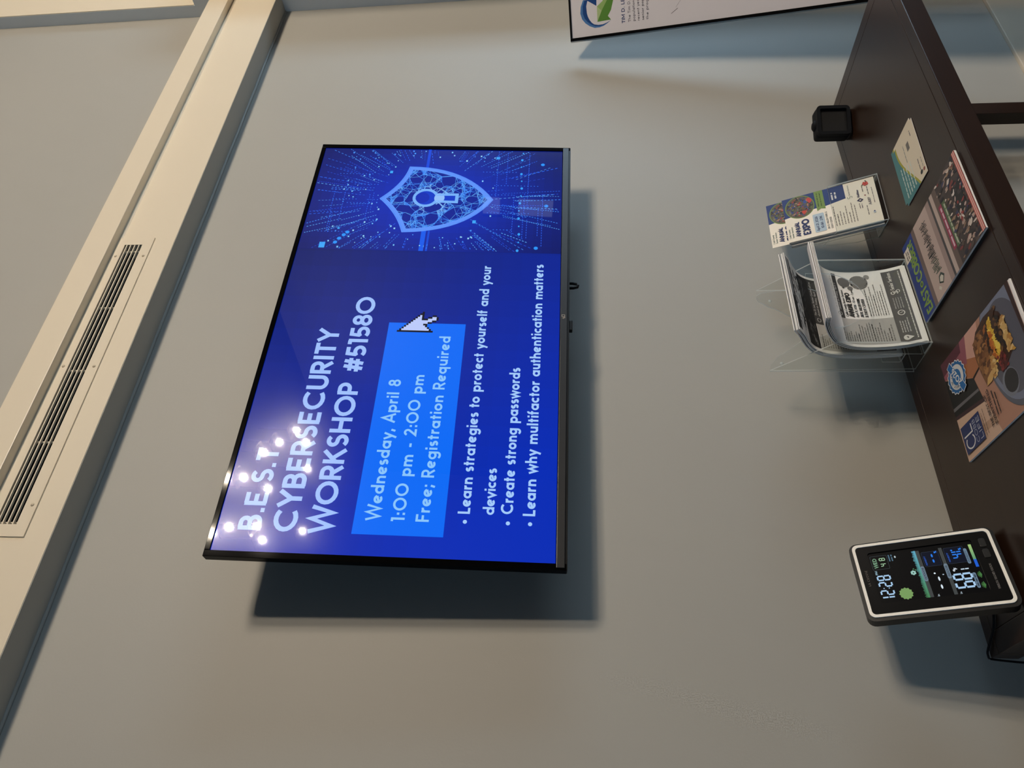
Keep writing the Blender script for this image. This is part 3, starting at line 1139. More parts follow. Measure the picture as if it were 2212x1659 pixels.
k.text('in', -.0425, .0815, .0036, (170, 185, 195), .0040, .2)
for x0, x1 in ((-.0355, -.0065), (.0105, .0405)):
    k.poly(rrect(x0, x1, .0508, .0560, .0024, 3), (100, 122, 142))
k.layer()
k.fine(-.0325, -.0105, .0522, .0030, (50, 64, 76))
k.text('HUMIDITY', .0140, .0520, .0030, (50, 64, 76), .022, .2)
for i in range(12):
    u = i / 11
    x = .0030 + .0400 * u
    c = (28, 92, 205) if u < .30 else tuple(int(a * (1 - u) + bq * u) for a, bq in zip((62, 128, 105), (160, 195, 120)))
    k.rect(x, x + .0037, .0415, .0462, c)
for px in (-.031, -.0115):
    for i in range(7):
        a = math.radians(20 + 140 * i / 6)
        k.line([(px, .0425), (px + .0065 * math.cos(a), .0425 + .0065 * math.sin(a))], .0011, (66, 118, 62))
k.build('display_readout', LCD, lcd, 'lit digits 12:28, 68 and weather icons')
for args in (('LA CROSSE', -.0105, .2190, .0038, (92, 84, 78), .031, .16, .15), ('WIRELESS WEATHER STATION', -.0420, .0232, .0036, (120, 116, 112), .047, .14, .1)):
    k = Ink(lambda s, t, l: (s, .0004 - l, t))
    k.text(*args)
    k.build('face_lettering', PRINT, ws, 'faint grey lettering on the black face')
for x in (.0245, .0455):
    prism('button', rrect(x - .0085, x + .0085, .0180, .0285, .003, 3), -.0008, .003, BLACK, ws, .0005)
# foot behind
b = MB()
Ms = M.inverted()
b.extrude([tuple(Ms @ Vector(p)) for p in ((0, 0, 0),)] and [(-.04, .024, .02), (.04, .024, .02), (.04, .024, .10), (-.04, .024, .10)], (0, .012, -.012))
b.build('stand_back', BLACK, ws)
b = MB()
foot = [Ms @ (Vector((0.503, 1.2865, TZ)) + Matrix.Rotation(yaw, 3, 'Z') @ Vector(p)) for p in ((-.035, .02, .0005), (.035, .02, .0005), (.035, .10, .0005), (-.035, .10, .0005))]
b.extrude([tuple(p) for p in foot], Ms.to_3x3() @ Vector((0, 0, .006)))
b.build('foot', BLACK, ws)

# power cord on the table behind the station
b = MB()
cp = [(.545, 1.372, .80), (.520, 1.385, .772), (.485, 1.395, TZ + .0035), (.455, 1.385, TZ + .003), (.428, 1.400, TZ + .003), (.410, 1.425, TZ + .003), (.392, 1.447, TZ + .002), (.386, 1.455, TZ - .02), (.384, 1.462, .6), (.40, 1.48, .3), (.42, 1.485, FLZ + .012), (.9, 1.487, FLZ + .004)]
sm = []
for i in range(len(cp) - 1):
    p0, p1, p2, p3 = [Vector(cp[max(0, min(len(cp) - 1, i + q))]) for q in (-1, 0, 1, 2)]
    for j in range(6):
        t = j / 6
        sm.append(0.5 * ((2 * p1) + (-p0 + p2) * t + (2 * p0 - 5 * p1 + 4 * p2 - p3) * t * t + (-p0 + 3 * p1 - 3 * p2 + p3) * t ** 3))
sm.append(Vector(cp[-1]))
b.tube(sm, .0020, 6)
tag(b.build('power_cord', RUBBER, None, smooth=True), 'thin black power cord trailing off the table behind the weather station', 'cord')

# ------------------------------------------------------------------ big clear holder
BX0, BX1 = .990, 1.229
hold = thing('brochure_holder', (BX0, 1.300, TZ), 'large clear acrylic two-tier brochure holder filled with grey flyers', 'brochure holder')
ht = .0026


def hp(x, y, z):
    return (x - BX0, y - 1.300, z - TZ)


def sheet(name, pts, d, parent):
    b = MB()
    b.extrude(pts, d, 0, 1)
    return b.build(name, [ACRYL, EDGE], parent)


side = [(1.300, .7522), (1.397, .7522), (1.404, 1.063), (1.300, .945)]
for x in (BX0, BX1 - ht):
    sheet('side_panel', [hp(x, y, z) for y, z in side], (ht, 0, 0), hold)
# front panel with a thumb notch
xm = (BX0 + BX1) / 2
notch = [(xm + .078 * math.cos(math.radians(a)), .945 - .083 * math.sin(math.radians(a))) for a in range(180, -1, -12)]
fr = [(BX0 + ht, .7522), (BX1 - ht, .7522), (BX1 - ht, .945)] + notch[::-1] + [(BX0 + ht, .945)]
sheet('front_panel', [hp(x, 1.300, z) for x, z in fr], (0, ht, 0), hold)
# back panel with two ears and a dip between
W_ = BX1 - BX0


def ear(u):
    v = 1.063 - .0
    pts_ = [(0, 1.063), (.06, 1.060), (.16, 1.043), (.26, 1.008), (.36, .980), (.5, .965), (.62, .982), (.72, 1.012), (.80, 1.045), (.86, 1.062), (.92, 1.066), (.97, 1.052), (1.0, 1.015)]
    for (a, za), (c, zc) in zip(pts_, pts_[1:]):
        if a <= u <= c:
            t = (u - a) / (c - a)
            t = t * t * (3 - 2 * t) * .4 + t * .6
            return za + (zc - za) * t
    return v


bk = [(BX0, .7522), (BX1, .7522)] + [(BX0 + W_ * i / 28, ear(i / 28)) for i in range(28, -1, -1)]
sheet('back_panel', [hp(x, 1.4045, z) for x, z in bk], (0, ht, 0), hold)
# tier divider and shelves
dv = [(BX0 + ht, .757), (BX1 - ht, .757), (BX1 - ht, .962)] + [(xm + .07 * math.cos(math.radians(a)), .968 - .05 * math.sin(math.radians(a))) for a in range(0, 181, 15)] + [(BX0 + ht, .962)]
sheet('tier_divider', [hp(x, 1.3425, z) for x, z in dv], (0, .0022, 0), hold)
sheet('tier_shelf', [hp(BX0 + ht, 1.3447, .7905), hp(BX1 - ht, 1.3447, .7905), hp(BX1 - ht, 1.372, .7905), hp(BX0 + ht, 1.372, .7905)], (0, 0, .0022), hold)
sheet('tier_shelf', [hp(BX0 + ht, 1.3026, .7522), hp(BX1 - ht, 1.3026, .7522), hp(BX1 - ht, 1.3425, .7522), hp(BX0 + ht, 1.3425, .7522)], (0, 0, .0022), hold)
sheet('rear_stay', [hp(BX0 + ht, 1.372, .7927), hp(BX1 - ht, 1.372, .7927), hp(BX1 - ht, 1.372, .83), hp(BX0 + ht, 1.372, .83)], (0, .0022, 0), hold)
for u, z in ((.08, 1.035), (.85, 1.035)):
    b = MB()
    b.lathe([(0, 0), (.004, .0005), (.0042, .002), (0, .0026)], 10, M=Matrix.Translation(hp(BX0 + W_ * u, 1.4040, z)) @ Matrix.Rotation(math.pi / 2, 4, 'X'))
    b.build('mount_hole', EDGE, hold, smooth=True)


# ------------------------------------------------------------------ flyers in the big holder
def curve_eval(cps):
    """arc-length param of a Catmull-Rom through (y,z) points"""
    pts_ = []
    for i in range(len(cps) - 1):
        p0, p1, p2, p3 = [Vector((*cps[max(0, min(len(cps) - 1, i + q))], 0)) for q in (-1, 0, 1, 2)]
        for j in range(10):
            t = j / 10
            pts_.append(0.5 * ((2 * p1) + (-p0 + p2) * t + (2 * p0 - 5 * p1 + 4 * p2 - p3) * t * t + (-p0 + 3 * p1 - 3 * p2 + p3) * t ** 3))
    pts_.append(Vector((*cps[-1], 0)))
    ln = [0.0]
    for a, c in zip(pts_, pts_[1:]):
        ln.append(ln[-1] + (c - a).length)

    def f(t):
        s = max(0, min(1, t)) * ln[-1]
        for i in range(len(ln) - 1):
            if ln[i + 1] >= s:
                q = (s - ln[i]) / max(1e-9, ln[i + 1] - ln[i])
                p = pts_[i].lerp(pts_[i + 1], q)
                tg = (pts_[i + 1] - pts_[i]).normalized()
                return p.x, p.y, tg.x, tg.y
        return pts_[-1].x, pts_[-1].y, 0, 1
    return f, ln[-1]


def flyers(label, cps, nsheet, gap, xl, xr_, fan):
    f, L = curve_eval(cps)
    y0, z0 = cps[0]
    root = thing('flyer_stack', ((xl + xr_) / 2, y0, z0), label, 'flyers', 'grey flyers in the clear holder')
    ox, oy, oz = (xl + xr_) / 2, y0, z0

    NODE = 40
    nodes_ = []
    for q in range(NODE + 1):
        y, z, ty, tz = f(q / NODE)
        y2, z2, _, _ = f(min(1, q / NODE + .004))
        y1, z1, _, _ = f(max(0, q / NODE - .004))
        dl = math.hypot(y2 - y1, z2 - z1)
        nodes_.append((y, z, (y2 - y1) / dl, (z2 - z1) / dl))

    def P(s, t, l, off=0.0):
        """s: 0..1 across, t: 0..1 up; l lift to the viewer; off behind"""
        q = max(0, min(NODE - 1, int(t * NODE)))
        u = t * NODE - q
        y, z, ty, tz = [nodes_[q][e] * (1 - u) + nodes_[q + 1][e] * u for e in range(4)]
        # viewer-side normal (towards -y / up when the sheet flops forward)
        ny, nz = -tz, ty
        d = l - off
        return (xl + (xr_ - xl) * s - ox, y + ny * d - oy, z + nz * d - oz)

    nt_ = NODE
    for i in range(nsheet):
        b = MB()
        off = i * gap
        dx = random.uniform(-.0012, .0012)
        tt = 1.0
        dt = 0 if i == 0 else random.uniform(0, .004)
        th = gap * .72
        rows = []
        for j in range(nt_ + 1):
            t = j / nt_
            A = P(0, t * tt, 0, off)
            B = P(1, t * tt, 0, off)
            A2 = P(0, t * tt, 0, off + th)
            B2 = P(1, t * tt, 0, off + th)
            rows.append([(p[0] + dx, p[1], p[2] - dt) for p in (A, B, B2, A2)])
        for j in range(nt_):
            for q in range(4):
                w = (q + 1) % 4
                b.poly([rows[j][q], rows[j][w], rows[j + 1][w], rows[j + 1][q]])
        b.poly(rows[0])
        b.poly(rows[-1])
        b.build('sheet', PAPER, root)
    k = Ink(lambda s, t, l: P(s, t, l), step=.00005, base=.0003)
    N = 26

    def band(s0, s1, t0, t1, rgb, fn=None):
        cuts = [t0] + [q / 40 for q in range(41) if t0 + 1e-4 < q / 40 < t1 - 1e-4] + [t1]
        for a, c in zip(cuts, cuts[1:]):
            k.rect(s0, s1, a, c, rgb)
    H_ = L
    Wd = xr_ - xl
    ay = Wd / H_        # to keep lettering square: t unit vs s unit

    def tx(t, s, y, cap, rgb, width, **kw):
        """cap given in s units; draws with correct aspect"""
        for q in text_polys(t, 0, 0, cap, width, kw.get('weight', .16), kw.get('track', .05), kw.get('slant', 0)):
            k.lift += k.tick * .25
            k.poly([(s + p[0], y + p[1] * ay) for p in q], rgb)
    # footer, grey left column, notice band, dark photograph
    band(.035, .965, .03, .173, (92, 90, 88))
    band(.035, .36, .173, .605, (186, 183, 178))
    band(.36, .965, .535, .61, (70, 69, 68))
    band(.035, .965, .61, .985, (40, 39, 39))
    k.layer()
    rr = random.Random(5)
    for i in range(110):
        g_ = rr.randint(20, 88)
        k.disc(rr.uniform(.10, .90), rr.uniform(.65, .955), rr.uniform(.02, .07), rr.uniform(.006, .014), (g_, g_, g_), 8, rr.uniform(-.5, .5), .2)
    for i in range(16):
        g_ = rr.randint(40, 120)
        k.disc(rr.uniform(.08, .32), rr.uniform(.63, .70), .03, .007, (g_, g_, g_), 8, 0, .2)
    k.layer()
    k.poly([(.45, .955), (.965, .94), (.965, .985), (.45, .985)], (150, 152, 156))
    k.line([(.50, .962), (.60, .975), (.72, .965)], .010, (196, 198, 200))
    # notice
    tx('Tim D. Lee Senior Center will be', .47, .583, .024, (205, 203, 200), .46)
    tx('closed on Friday, April 3', .47, .553, .024, (205, 203, 200), .36)
    k.line([(.415 + .024 * math.cos(a / 2.2), .572 + .016 * math.sin(a / 2.2)) for a in range(0, 14)], .006, (190, 190, 188))
    # expo title
    dk = (48, 46, 45)
    tx('Cobb County Senior Services', .385, .504, .028, dk, .36)
    tx('ANNUAL EXPO', .385, .455, .050, (60, 58, 57), .32, weight=.26, slant=.12)
    tx('April 21, 2026 - 10 am - 2 pm', .385, .423, .026, dk, .36)
    tx('JIM R. MILLER PARK', .385, .385, .029, dk, .25, weight=.2)
    tx('& EVENT CENTER', .385, .352, .029, dk, .24, weight=.2)
    # discs
    k.disc(.855, .478, .064, .064 * ay, (112, 110, 108))
    k.disc(.855, .358, .092, .092 * ay, (128, 126, 122))
    k.disc(.775, .435, .028, .028 * ay, (120, 118, 116))
    k.disc(.925, .287, .028, .028 * ay, (150, 148, 145))
    k.disc(.785, .488, .013, .013 * ay, (90, 88, 86))
    k.layer()
    for i in range(60):
        g_ = rr.randint(30, 190)
        a, r_ = rr.uniform(0, 6.28), .080 * math.sqrt(rr.random())
        k.disc(.855 + r_ * math.cos(a), .358 + r_ * math.sin(a) * ay, rr.uniform(.008, .02), rr.uniform(.006, .014), (g_, g_, g_), 7, 0, .25)
    # small unreadable lines
    for j in range(8):
        k.fine(.395, .395 + rr.uniform(.26, .44), .325 - j * .0185, .010, (160, 157, 153) if j % 3 else (110, 108, 105))
    for j in range(20):
        k.fine(.065, .065 + rr.uniform(.08, .26), .575 - j * .0195, .010, (122, 120, 117) if j % 6 else (70, 68, 66))
    # footer print
    wv = (225, 222, 216)
    tx('Senior Services', .705, .108, .040, wv, .235)
    for dx, dz, w_ in ((.665, .128, .008), (.680, .112, .006)):
        k.line([(dx + .018 * math.cos(math.radians(a)), dz + .012 * math.sin(math.radians(a))) for a in range(30, 271, 20)] + [(dx + .018 * math.cos(math.radians(a)), dz - .024 + .012 * math.sin(math.radians(a))) for a in range(90, -151, -20)], w_, wv)
    k.line([(.40 + .030 * math.cos(math.radians(a)), .110 + .030 * ay * math.sin(math.radians(a))) for a in range(0, 361, 20)], .008, wv)
    k.line([(.40, .124), (.40, .110), (.410, .100)], .006, wv)
    pin = [(.085 + .032 * math.cos(math.radians(a)), .122 + .032 * ay * math.sin(math.radians(a))) for a in range(-40, 221, 20)] + [(.085, .072)]
    k.poly(pin, wv)
    k.layer()
    k.disc(.085, .122, .015, .015 * ay, (92, 90, 88))
    for j in range(4):
        k.fine(.15, .33 - rr.uniform(0, .05), .135 - j * .018, .010, (190, 188, 184))
        k.fine(.455, .60, .135 - j * .018, .009, (170, 168, 165))
    k.fine(.06, .94, .045, .010, (215, 213, 208))
    k.build('printed_page', PRINT, root, 'grey printed flyer page about an annual expo')
    return root


flyers('front stack of grey expo flyers curling forward in the clear two-tier holder',
       [(1.308, .7575), (1.323, .795), (1.331, .845), (1.330, .892), (1.319, .925), (1.299, .948), (1.257, .972), (1.229, .978)], 9, .0011, 1.001, 1.217, 0)
flyers('rear raised stack of grey flyers drooping forward at the top of the clear holder',
       [(1.3485, .796), (1.355, .850), (1.356, .905), (1.349, .950), (1.334, .979), (1.311, .999), (1.283, 1.016), (1.262, 1.032)], 11, .0013, .999, 1.217, 0)

# ------------------------------------------------------------------ small clear holder with expo cards
cyaw, clean = -0.0811, 0.3818
M = Matrix.Translation((1.4439, 1.3114, TZ + .006)) @ Matrix.Rotation(cyaw, 4, 'Z')
sh = thing('brochure_holder', None, 'small clear acrylic holder with colourful expo cards beside the black cube', 'brochure holder', M=M)
tl = math.tan(clean)
hs = .0022
hx = .0745


def sp_(x, y, z):
    return (x, y, z - .006)


sheet('front_panel', [sp_(-hx, -.0075 + tl * z, z) for z in (.0,)] + [sp_(hx, -.0075, 0), sp_(hx, -.0075 + tl * .108, .108), sp_(-hx, -.0075 + tl * .108, .108)], (0, hs, 0), sh)
for x in (-hx, hx - hs):
    sheet('side_panel', [sp_(x, -.0075 + hs, 0), sp_(x, .060, 0), sp_(x, .060 + .02, .05), sp_(x, .040 + tl * .13, .125), sp_(x, -.0075 + hs + tl * .108, .108)], (hs, 0, 0), sh)
sheet('back_panel', [sp_(-hx, .0255, .002), sp_(hx, .0255, .002), sp_(hx, .0255 + tl * .16, .16), sp_(-hx, .0255 + tl * .16, .16)], (0, hs, 0), sh)
sheet('base_panel', [sp_(-hx, -.0075, -.0), sp_(hx, -.0075, 0), sp_(hx, .060, 0), sp_(-hx, .060, 0)], (0, 0, .0018), sh)
CW, CH = .1415, .2184


def card(name, label, off, dx, rise, full):
    Mc = Matrix.Translation((1.4439, 1.3114, TZ + .0082)) @ Matrix.Rotation(cyaw, 4, 'Z') @ Matrix.Rotation(-clean, 4, 'X') @ Matrix.Translation((dx, off, rise))
    r = thing(name, None, label, 'card', 'expo cards in the small holder', M=Mc)
    boxed('card_stock', (-CW / 2, CW / 2, 0, .0006, 0, CH), PAPER, r)
    k = Ink(lambda s, t, l: (s, -l, t), step=.00005, base=.0002)
    h = CW / 2
    k.rect(-h, h, 0, CH, (252, 243, 228))
    k.layer()
    # blue diagonal field down the right side
    k.poly([(h, .0705), (.024, .0705), (.0165, .118), (.0165, .146), (.006, CH), (h, CH)], (38, 62, 122))
    k.layer()
    k.disc(.0345, .1785, .0368, .0355, (118, 146, 74), 36)
    k.layer()
    k.disc(.0345, .1785, .0345, .0332, (98, 92, 78), 36)
    k.layer()
    rr = random.Random(9)
    pal = [(52, 70, 130), (120, 84, 60), (104, 116, 72), (60, 52, 46), (196, 150, 126), (60, 80, 140), (36, 38, 46), (130, 124, 104), (54, 62, 48), (90, 74, 56), (170, 60, 54)]
    for i in range(200):
        a, q = rr.uniform(0, 6.28), .031 * math.sqrt(rr.random())
        k.disc(.0345 + q * math.cos(a), .1785 + q * math.sin(a) * .95, rr.uniform(.0014, .0044), rr.uniform(.0012, .0032), rr.choice(pal), 7, rr.uniform(0, 3), .25)
    k.disc(.050, .154, .009, .006, (206, 70, 66), 10, .3, .25)
    k.disc(.046, .164, .006, .004, (56, 84, 160), 10, .5, .25)
    k.disc(.014, .170, .007, .005, (206, 74, 58), 10, .4, .25)
    nb = (30, 46, 98)
    k.text('Cobb County', -.0600, .2105, .0044, (70, 100, 90), .030, .14)
    k.text('Senior Services', -.0600, .2035, .0044, (70, 100, 90), .036, .14)
    k.text('ANNUAL', -.0585, .1870, .0100, nb, .046, .27)
    k.text('EXPO', -.0585, .1635, .0170, nb, .049, .27)
    if full:
        k.poly(rrect(-.0600, -.0020, .1265, .1530, .003, 3), (180, 200, 216))
        # ribbon
        k.poly([(h, .1405), (.0065, .1395), (.0125, .1300), (.0085, .1195), (h, .1195)], (120, 148, 76))
        k.layer()
        k.text('April 21, 2026', -.0560, .1425, .0062, nb, .046, .2)
        k.text('10 AM - 2 PM', -.0500, .1315, .0062, nb, .038, .2)
        k.text('JIM R. MILLER PARK &', -.0580, .1190, .0046, (86, 92, 96), .056, .14)
        k.text('EVENT CENTER', -.0580, .1110, .0046, (86, 92, 96), .036, .14)
        for j in range(2):
            k.fine(.019, .064, .1335 - j * .007, .0028, (60, 84, 40))
        k.fine(.0290, .0530, .0985, .0052, (228, 228, 232))
        k.fine(.0310, .0520, .0905, .0052, (228, 228, 232))
        for j in range(8):
            y = .1020 - j * .0068
            k.fine(-.0560, -.0560 + rr.uniform(.03, .065), y, .0026, (130, 120, 112) if j > 1 else (100, 92, 90))
        k.text('Senior Services', .0290, .0595, .0040, (150, 156, 158), .034, .14)
        k.line([(.0225 + .003 * math.cos(math.radians(a)), .0640 + .0028 * math.sin(math.radians(a))) for a in range(30, 271, 30)] + [(.0225 + .003 * math.cos(math.radians(a)), .0584 + .0028 * math.sin(math.radians(a))) for a in range(90, -151, -30)], .0011, (110, 132, 120))
        # sponsor marks
        k.line([(.002, .0400), (.0065, .0455), (.011, .0400), (.0065, .0345), (.002, .0400)], .0026, (52, 48, 92))
        k.text('WellStar', .0150, .0395, .0052, (58, 52, 96), .026, .18)
        k.fine(-.020, -.004, .0425, .003, (140, 130, 128))
        k.fine(-.020, -.006, .0375, .003, (140, 130, 128))
        k.fine(.0300, .0500, .0290, .0026, (120, 112, 110))
        k.rect(.0165, .0195, .0255, .0285, (140, 36, 52))
        k.text('AARP', -.0150, .0170, .0064, (110, 104, 116), .024, .16)
        k.fine(.0180, .0460, .0185, .0026, (110, 105, 105))
        k.fine(-.0450, -.0150, .0275, .0026, (120, 112, 110))
        k.disc(-.0400, .0150, .0036, .0030, (190, 200, 214), 10)
        k.disc(-.0370, .0150, .0018, .0018, (40, 54, 120), 8)
        k.fine(-.0120, .0380, .0090, .0022, (140, 135, 132))
        # rose
        for i in range(22):
            a, q = rr.uniform(0, 6.28), .006 * math.sqrt(rr.random())
            k.disc(.0545 + q * math.cos(a), .0215 + q * math.sin(a), .003, .0025, rr.choice([(196, 66, 58), (176, 50, 46), (214, 92, 80)]), 7, rr.uniform(0, 3), .2)
        k.disc(.0620, .0190, .0028, .0016, (52, 72, 46), 8, .6)
        k.disc(.0500, .0290, .003, .0014, (110, 110, 70), 8, -.7)
    k.build('printed_face', GLOSSPRINT, r, 'cream and navy expo print')
    return r


card('expo_card', 'front cream and navy annual expo card in the small clear holder', 0.0, 0, 0, True)
card('expo_card', 'annual expo card sticking up behind the front card in the small holder', .0075, .002, .0405, False)
Mc = Matrix.Translation((1.4439, 1.3114, TZ + .0082)) @ Matrix.Rotation(cyaw, 4, 'Z') @ Matrix.Rotation(-clean, 4, 'X')
bun = thing('card_bundle', None, 'bundle of spare cards behind the front expo card in the small holder', 'cards', 'expo cards in the small holder', M=Mc)
NAVY = paint('navy_card_edge', (34, 84, 120), .5)
for i in range(7):
    boxed('card_stock', (-CW / 2 + random.uniform(-.0012, .0006), CW / 2 - .001, .0009 + i * .0009, .0014 + i * .0009, 0, CH - .001 - (i % 3) * .001), PAPER if i not in (3, 6) else NAVY, bun)
for i in range(7):
    boxed('card_stock', (-CW / 2 - .004 + random.uniform(-.001, .001), CW / 2 - .004, .0090 + i * .0015, .0098 + i * .0015, 0, CH - .004 - (i % 2) * .0015), PAPER if i != 4 else NAVY, bun)

# ------------------------------------------------------------------ black cube
cu = thing('desk_cube', (1.775, 1.345, TZ), 'small black rubber-cased cube with a square recessed front on the table', 'gadget', rot=(0, 0, -.40))
w, d, h = .0425, .0235, .094
b = MB()
b.box(-w, w, -d + .010, d, .006, h)
bodyo = b.build('case', RUBBER, cu, bevel=.011, seg=4, smooth=True)
o1 = rrect(-w, w, .006, h, .011)
o2 = rrect(-w + .009, w - .009, .015, h - .009, .004)
ringpiece('front_rim', o1, o2, -d, -d + .014, RUBBER, cu)
boxed('front_glass', (-w + .008, w - .008, -d + .008, -d + .012, .014, h - .008), paint('cube_glass', (5, 6, 10), .5), cu)
b = MB()
b.lathe([(0, h + .0060), (.009, h + .0057), (.012, h + .0035), (.0165, h - .001), (0, h - .001)], 20, M=Matrix.Translation((-.004, .003, 0)))
b.build('top_button', RUBBER, cu, smooth=True)
boxed('base_foot', (-w + .004, w - .004, -d + .012, d - .003, 0, .0075), BLACK, cu, bevel=.002)

# ------------------------------------------------------------------ two teal postcards


def flat_frame(bl, br, tl_):
    """matrix for a thing lying on the table: origin bl, x to br, y to tl"""
    x = (Vector(br) - Vector(bl)).normalized()
    y = Vector((-x.y, x.x))
    return Matrix(((x.x, y.x, 0, bl[0]), (x.y, y.y, 0, bl[1]), (0, 0, 1, 0), (0, 0, 0, 1)))


def postcard(bl, br, z, label):
    M = flat_frame(bl, br, None)
    M[2][3] = z
    r = thing('postcard', None, label, 'card', 'teal postcards on the table', M=M)
    w, h = .163, .106
    boxed('card_stock', (0, w, 0, h, 0, .0007), PAPER, r)
    k = Ink(lambda s, t, l: (s, t, .0007 + l), step=.00005, base=.0002)
    k.rect(0, w, 0, h, (226, 212, 186))
    k.layer()
    # teal field with lime edge: high on the left, sweeping down to the back right
    n = 20
    top = []
    for i in range(n + 1):
        u = i / n
        yv = .052 + .030 * math.sin((u - .28) * 2.6) + .010 * u
        top.append((u * w, min(h, max(.012, yv + .0))))
    for i in range(n):
        (xa, ya), (xb, yb) = top[i], top[i + 1]
        k.poly([(xa, ya), (xb, yb), (xb, yb + .006), (xa, ya + .006)], (168, 162, 48))
        k.poly([(xa, ya + .006), (xb, yb + .006), (xb, h), (xa, h)], (66, 128, 132))
    k.layer()
    for j in range(5):
        k.fine(.012, .098 - j * .004, h - .014 - j * .0105, .0045, (206, 220, 210))
    k.fine(.088, .140, .060, .0030, (120, 130, 125))
    k.rect(.108, .130, .036, .048, (110, 104, 98))
    k.fine(.130, .146, .020, .004, (90, 86, 84))
    k.disc(.018, .020, .0055, .0055, (36, 36, 36), 14)
    k.disc(.016, .008, .0045, .0045, (150, 76, 60), 14)
    k.fine(.026, .058, .020, .0036, (120, 116, 110))
    k.fine(.024, .052, .008, .004, (170, 160, 146))
    k.build('printed_face', GLOSSPRINT, r)
    return r


postcard((1.3165, 1.1215), (1.479, 1.1100), TZ + .0003, 'lower teal and cream postcard peeking out from under another one')
postcard((1.3054, 1.1132), (1.4643, 1.1013), TZ + .0012, 'topmost teal and cream postcard with a lime curve on the table')


# ------------------------------------------------------------------ magazines
def book(name, M, w, h, th, label, n_leaf=4, cover_mat=PAPER, curl=0.0):
    r = thing(name, None, label, 'magazine', 'magazines on the table', M=M)
    b = MB()
    for i in range(n_leaf):
        z0 = th * i / n_leaf
        z1 = z0 + th / n_leaf * .7
        j = random.uniform(-.0008, .0008)
        b.box(0 + j, w + j, 0, h + j, z0, z1)
    b.build('pages', PAPER, r)
    return r


def eastcobber(bl, br, z, label, full, th=.0036):
    w, h = .2115, .2765
    M = flat_frame(bl, br, None)
    M[2][3] = z
    r = book('magazine', M, w, h, th, label)
    k = Ink(lambda s, t, l: (s, t, th + l), step=.00005, base=.0002)
    # masthead on navy at the far edge
    k.rect(0, w, .225, h, (36, 58, 132))
    k.rect(0, w, 0, .225, (120, 100, 92))
    k.layer()
    k.text('EAST', .008, .2335, .027, (128, 158, 66), .064, .2, .04)
    k.disc(.081, .2465, .0075, .0068, (128, 158, 66), 16)
    k.text('COBBER', .092, .2335, .027, (128, 158, 66), .108, .2, .04)
    k.rect(.162, .196, .252, h, (226, 214, 200))
    k.layer()
    k.fine(.166, .192, .2655, .004, (60, 52, 56))
    k.fine(.166, .188, .258, .004, (60, 52, 56))
    k.disc(.081, .2465, .004, .0036, (60, 84, 60), 10)
    if full:
        # shop front: eaves, pale fascia with sign, ledges
        k.rect(0, w, .2115, .2235, (112, 94, 90))
        k.rect(0, w, .146, .2115, (190, 168, 158))
        k.rect(0, w, .131, .146, (160, 138, 130))
        k.rect(0, w, .124, .131, (70, 66, 68))
        k.rect(0, w, .112, .124, (192, 172, 160))
        k.rect(0, w, .096, .112, (104, 88, 80))
        k.rect(0, w, .010, .096, (66, 56, 54))
        k.layer()
        rr = random.Random(3)
        # sign: leafy lettering and a small emblem
        for i in range(30):
            x = .052 + i * .0046
            k.line([(x, .164 + rr.uniform(-.005, .004)), (x + rr.uniform(.001, .005), .189 + rr.uniform(-.008, .005))], rr.uniform(.0016, .0030), (38, 66, 50) if x < .085 else (26, 26, 28))
            if i % 2:
                k.line([(x - .002, .172 + rr.uniform(-.004, .008)), (x + .006, .175 + rr.uniform(-.004, .008))], .0016, (34, 44, 40))
        k.layer()
        k.poly([(.020, .172), (.030, .186), (.044, .181), (.047, .170), (.034, .160)], (50, 62, 56))
        k.layer()
        k.poly([(.024, .172), (.031, .182), (.040, .178), (.041, .171), (.033, .165)], (206, 200, 186))
        k.poly([(.017, .182), (.026, .189), (.022, .194), (.013, .187)], (206, 200, 186))
        # banners
        k.rect(.044, .162, .0935, .1055, (156, 56, 84))
        k.layer()
        k.rect(.040, .160, .0800, .0920, (88, 108, 76))
        k.layer()
        k.fine(.050, .154, .0965, .0062, (224, 190, 200))
        k.fine(.046, .152, .0825, .006, (190, 196, 170))
        # crowd
        pal = [(34, 32, 40), (40, 38, 52), (176, 150, 136), (200, 176, 160), (122, 58, 56), (84, 70, 64), (58, 60, 90), (214, 200, 186), (150, 120, 96), (48, 44, 44)]
        for i in range(190):
            x, y = rr.uniform(.004, w - .004), rr.uniform(.012, .092)
            if .038 < x < .165 and y > .078:
                continue
            k.disc(x, y, rr.uniform(.0018, .006), rr.uniform(.003, .010), rr.choice(pal), 6, rr.uniform(-.5, .5), .3)
        k.layer()
        k.rect(.085, .150, .020, .052, (30, 30, 32))
        k.layer()
        for i in range(26):
            k.disc(rr.uniform(.07, .15), rr.uniform(.014, .058), rr.uniform(.002, .005), rr.uniform(.003, .008), rr.choice([(204, 176, 166), (150, 60, 60), (60, 54, 56), (220, 210, 200)]), 6, rr.uniform(0, 3), .3)
        # striped bunting along the near edge
        k.layer()
        for i in range(5):
            c = (206, 92, 84) if i % 2 == 0 else (226, 196, 180)
            k.rect(0, w, .0022 * i, .0022 * (i + 1), c)
    k.build('printed_cover', GLOSSPRINT, r, 'navy masthead over a parade photograph' if full else None)
    return r


eastcobber((1.036, 1.0175), (1.2485, 1.0140), TZ + .0005, 'lower copy of the navy-topped community magazine under another copy', False, .0034)
eastcobber((1.0313, 1.0116), (1.2390, 1.0098), TZ + .0046, 'topmost navy-topped community magazine with a parade photograph cover', True, .0030)

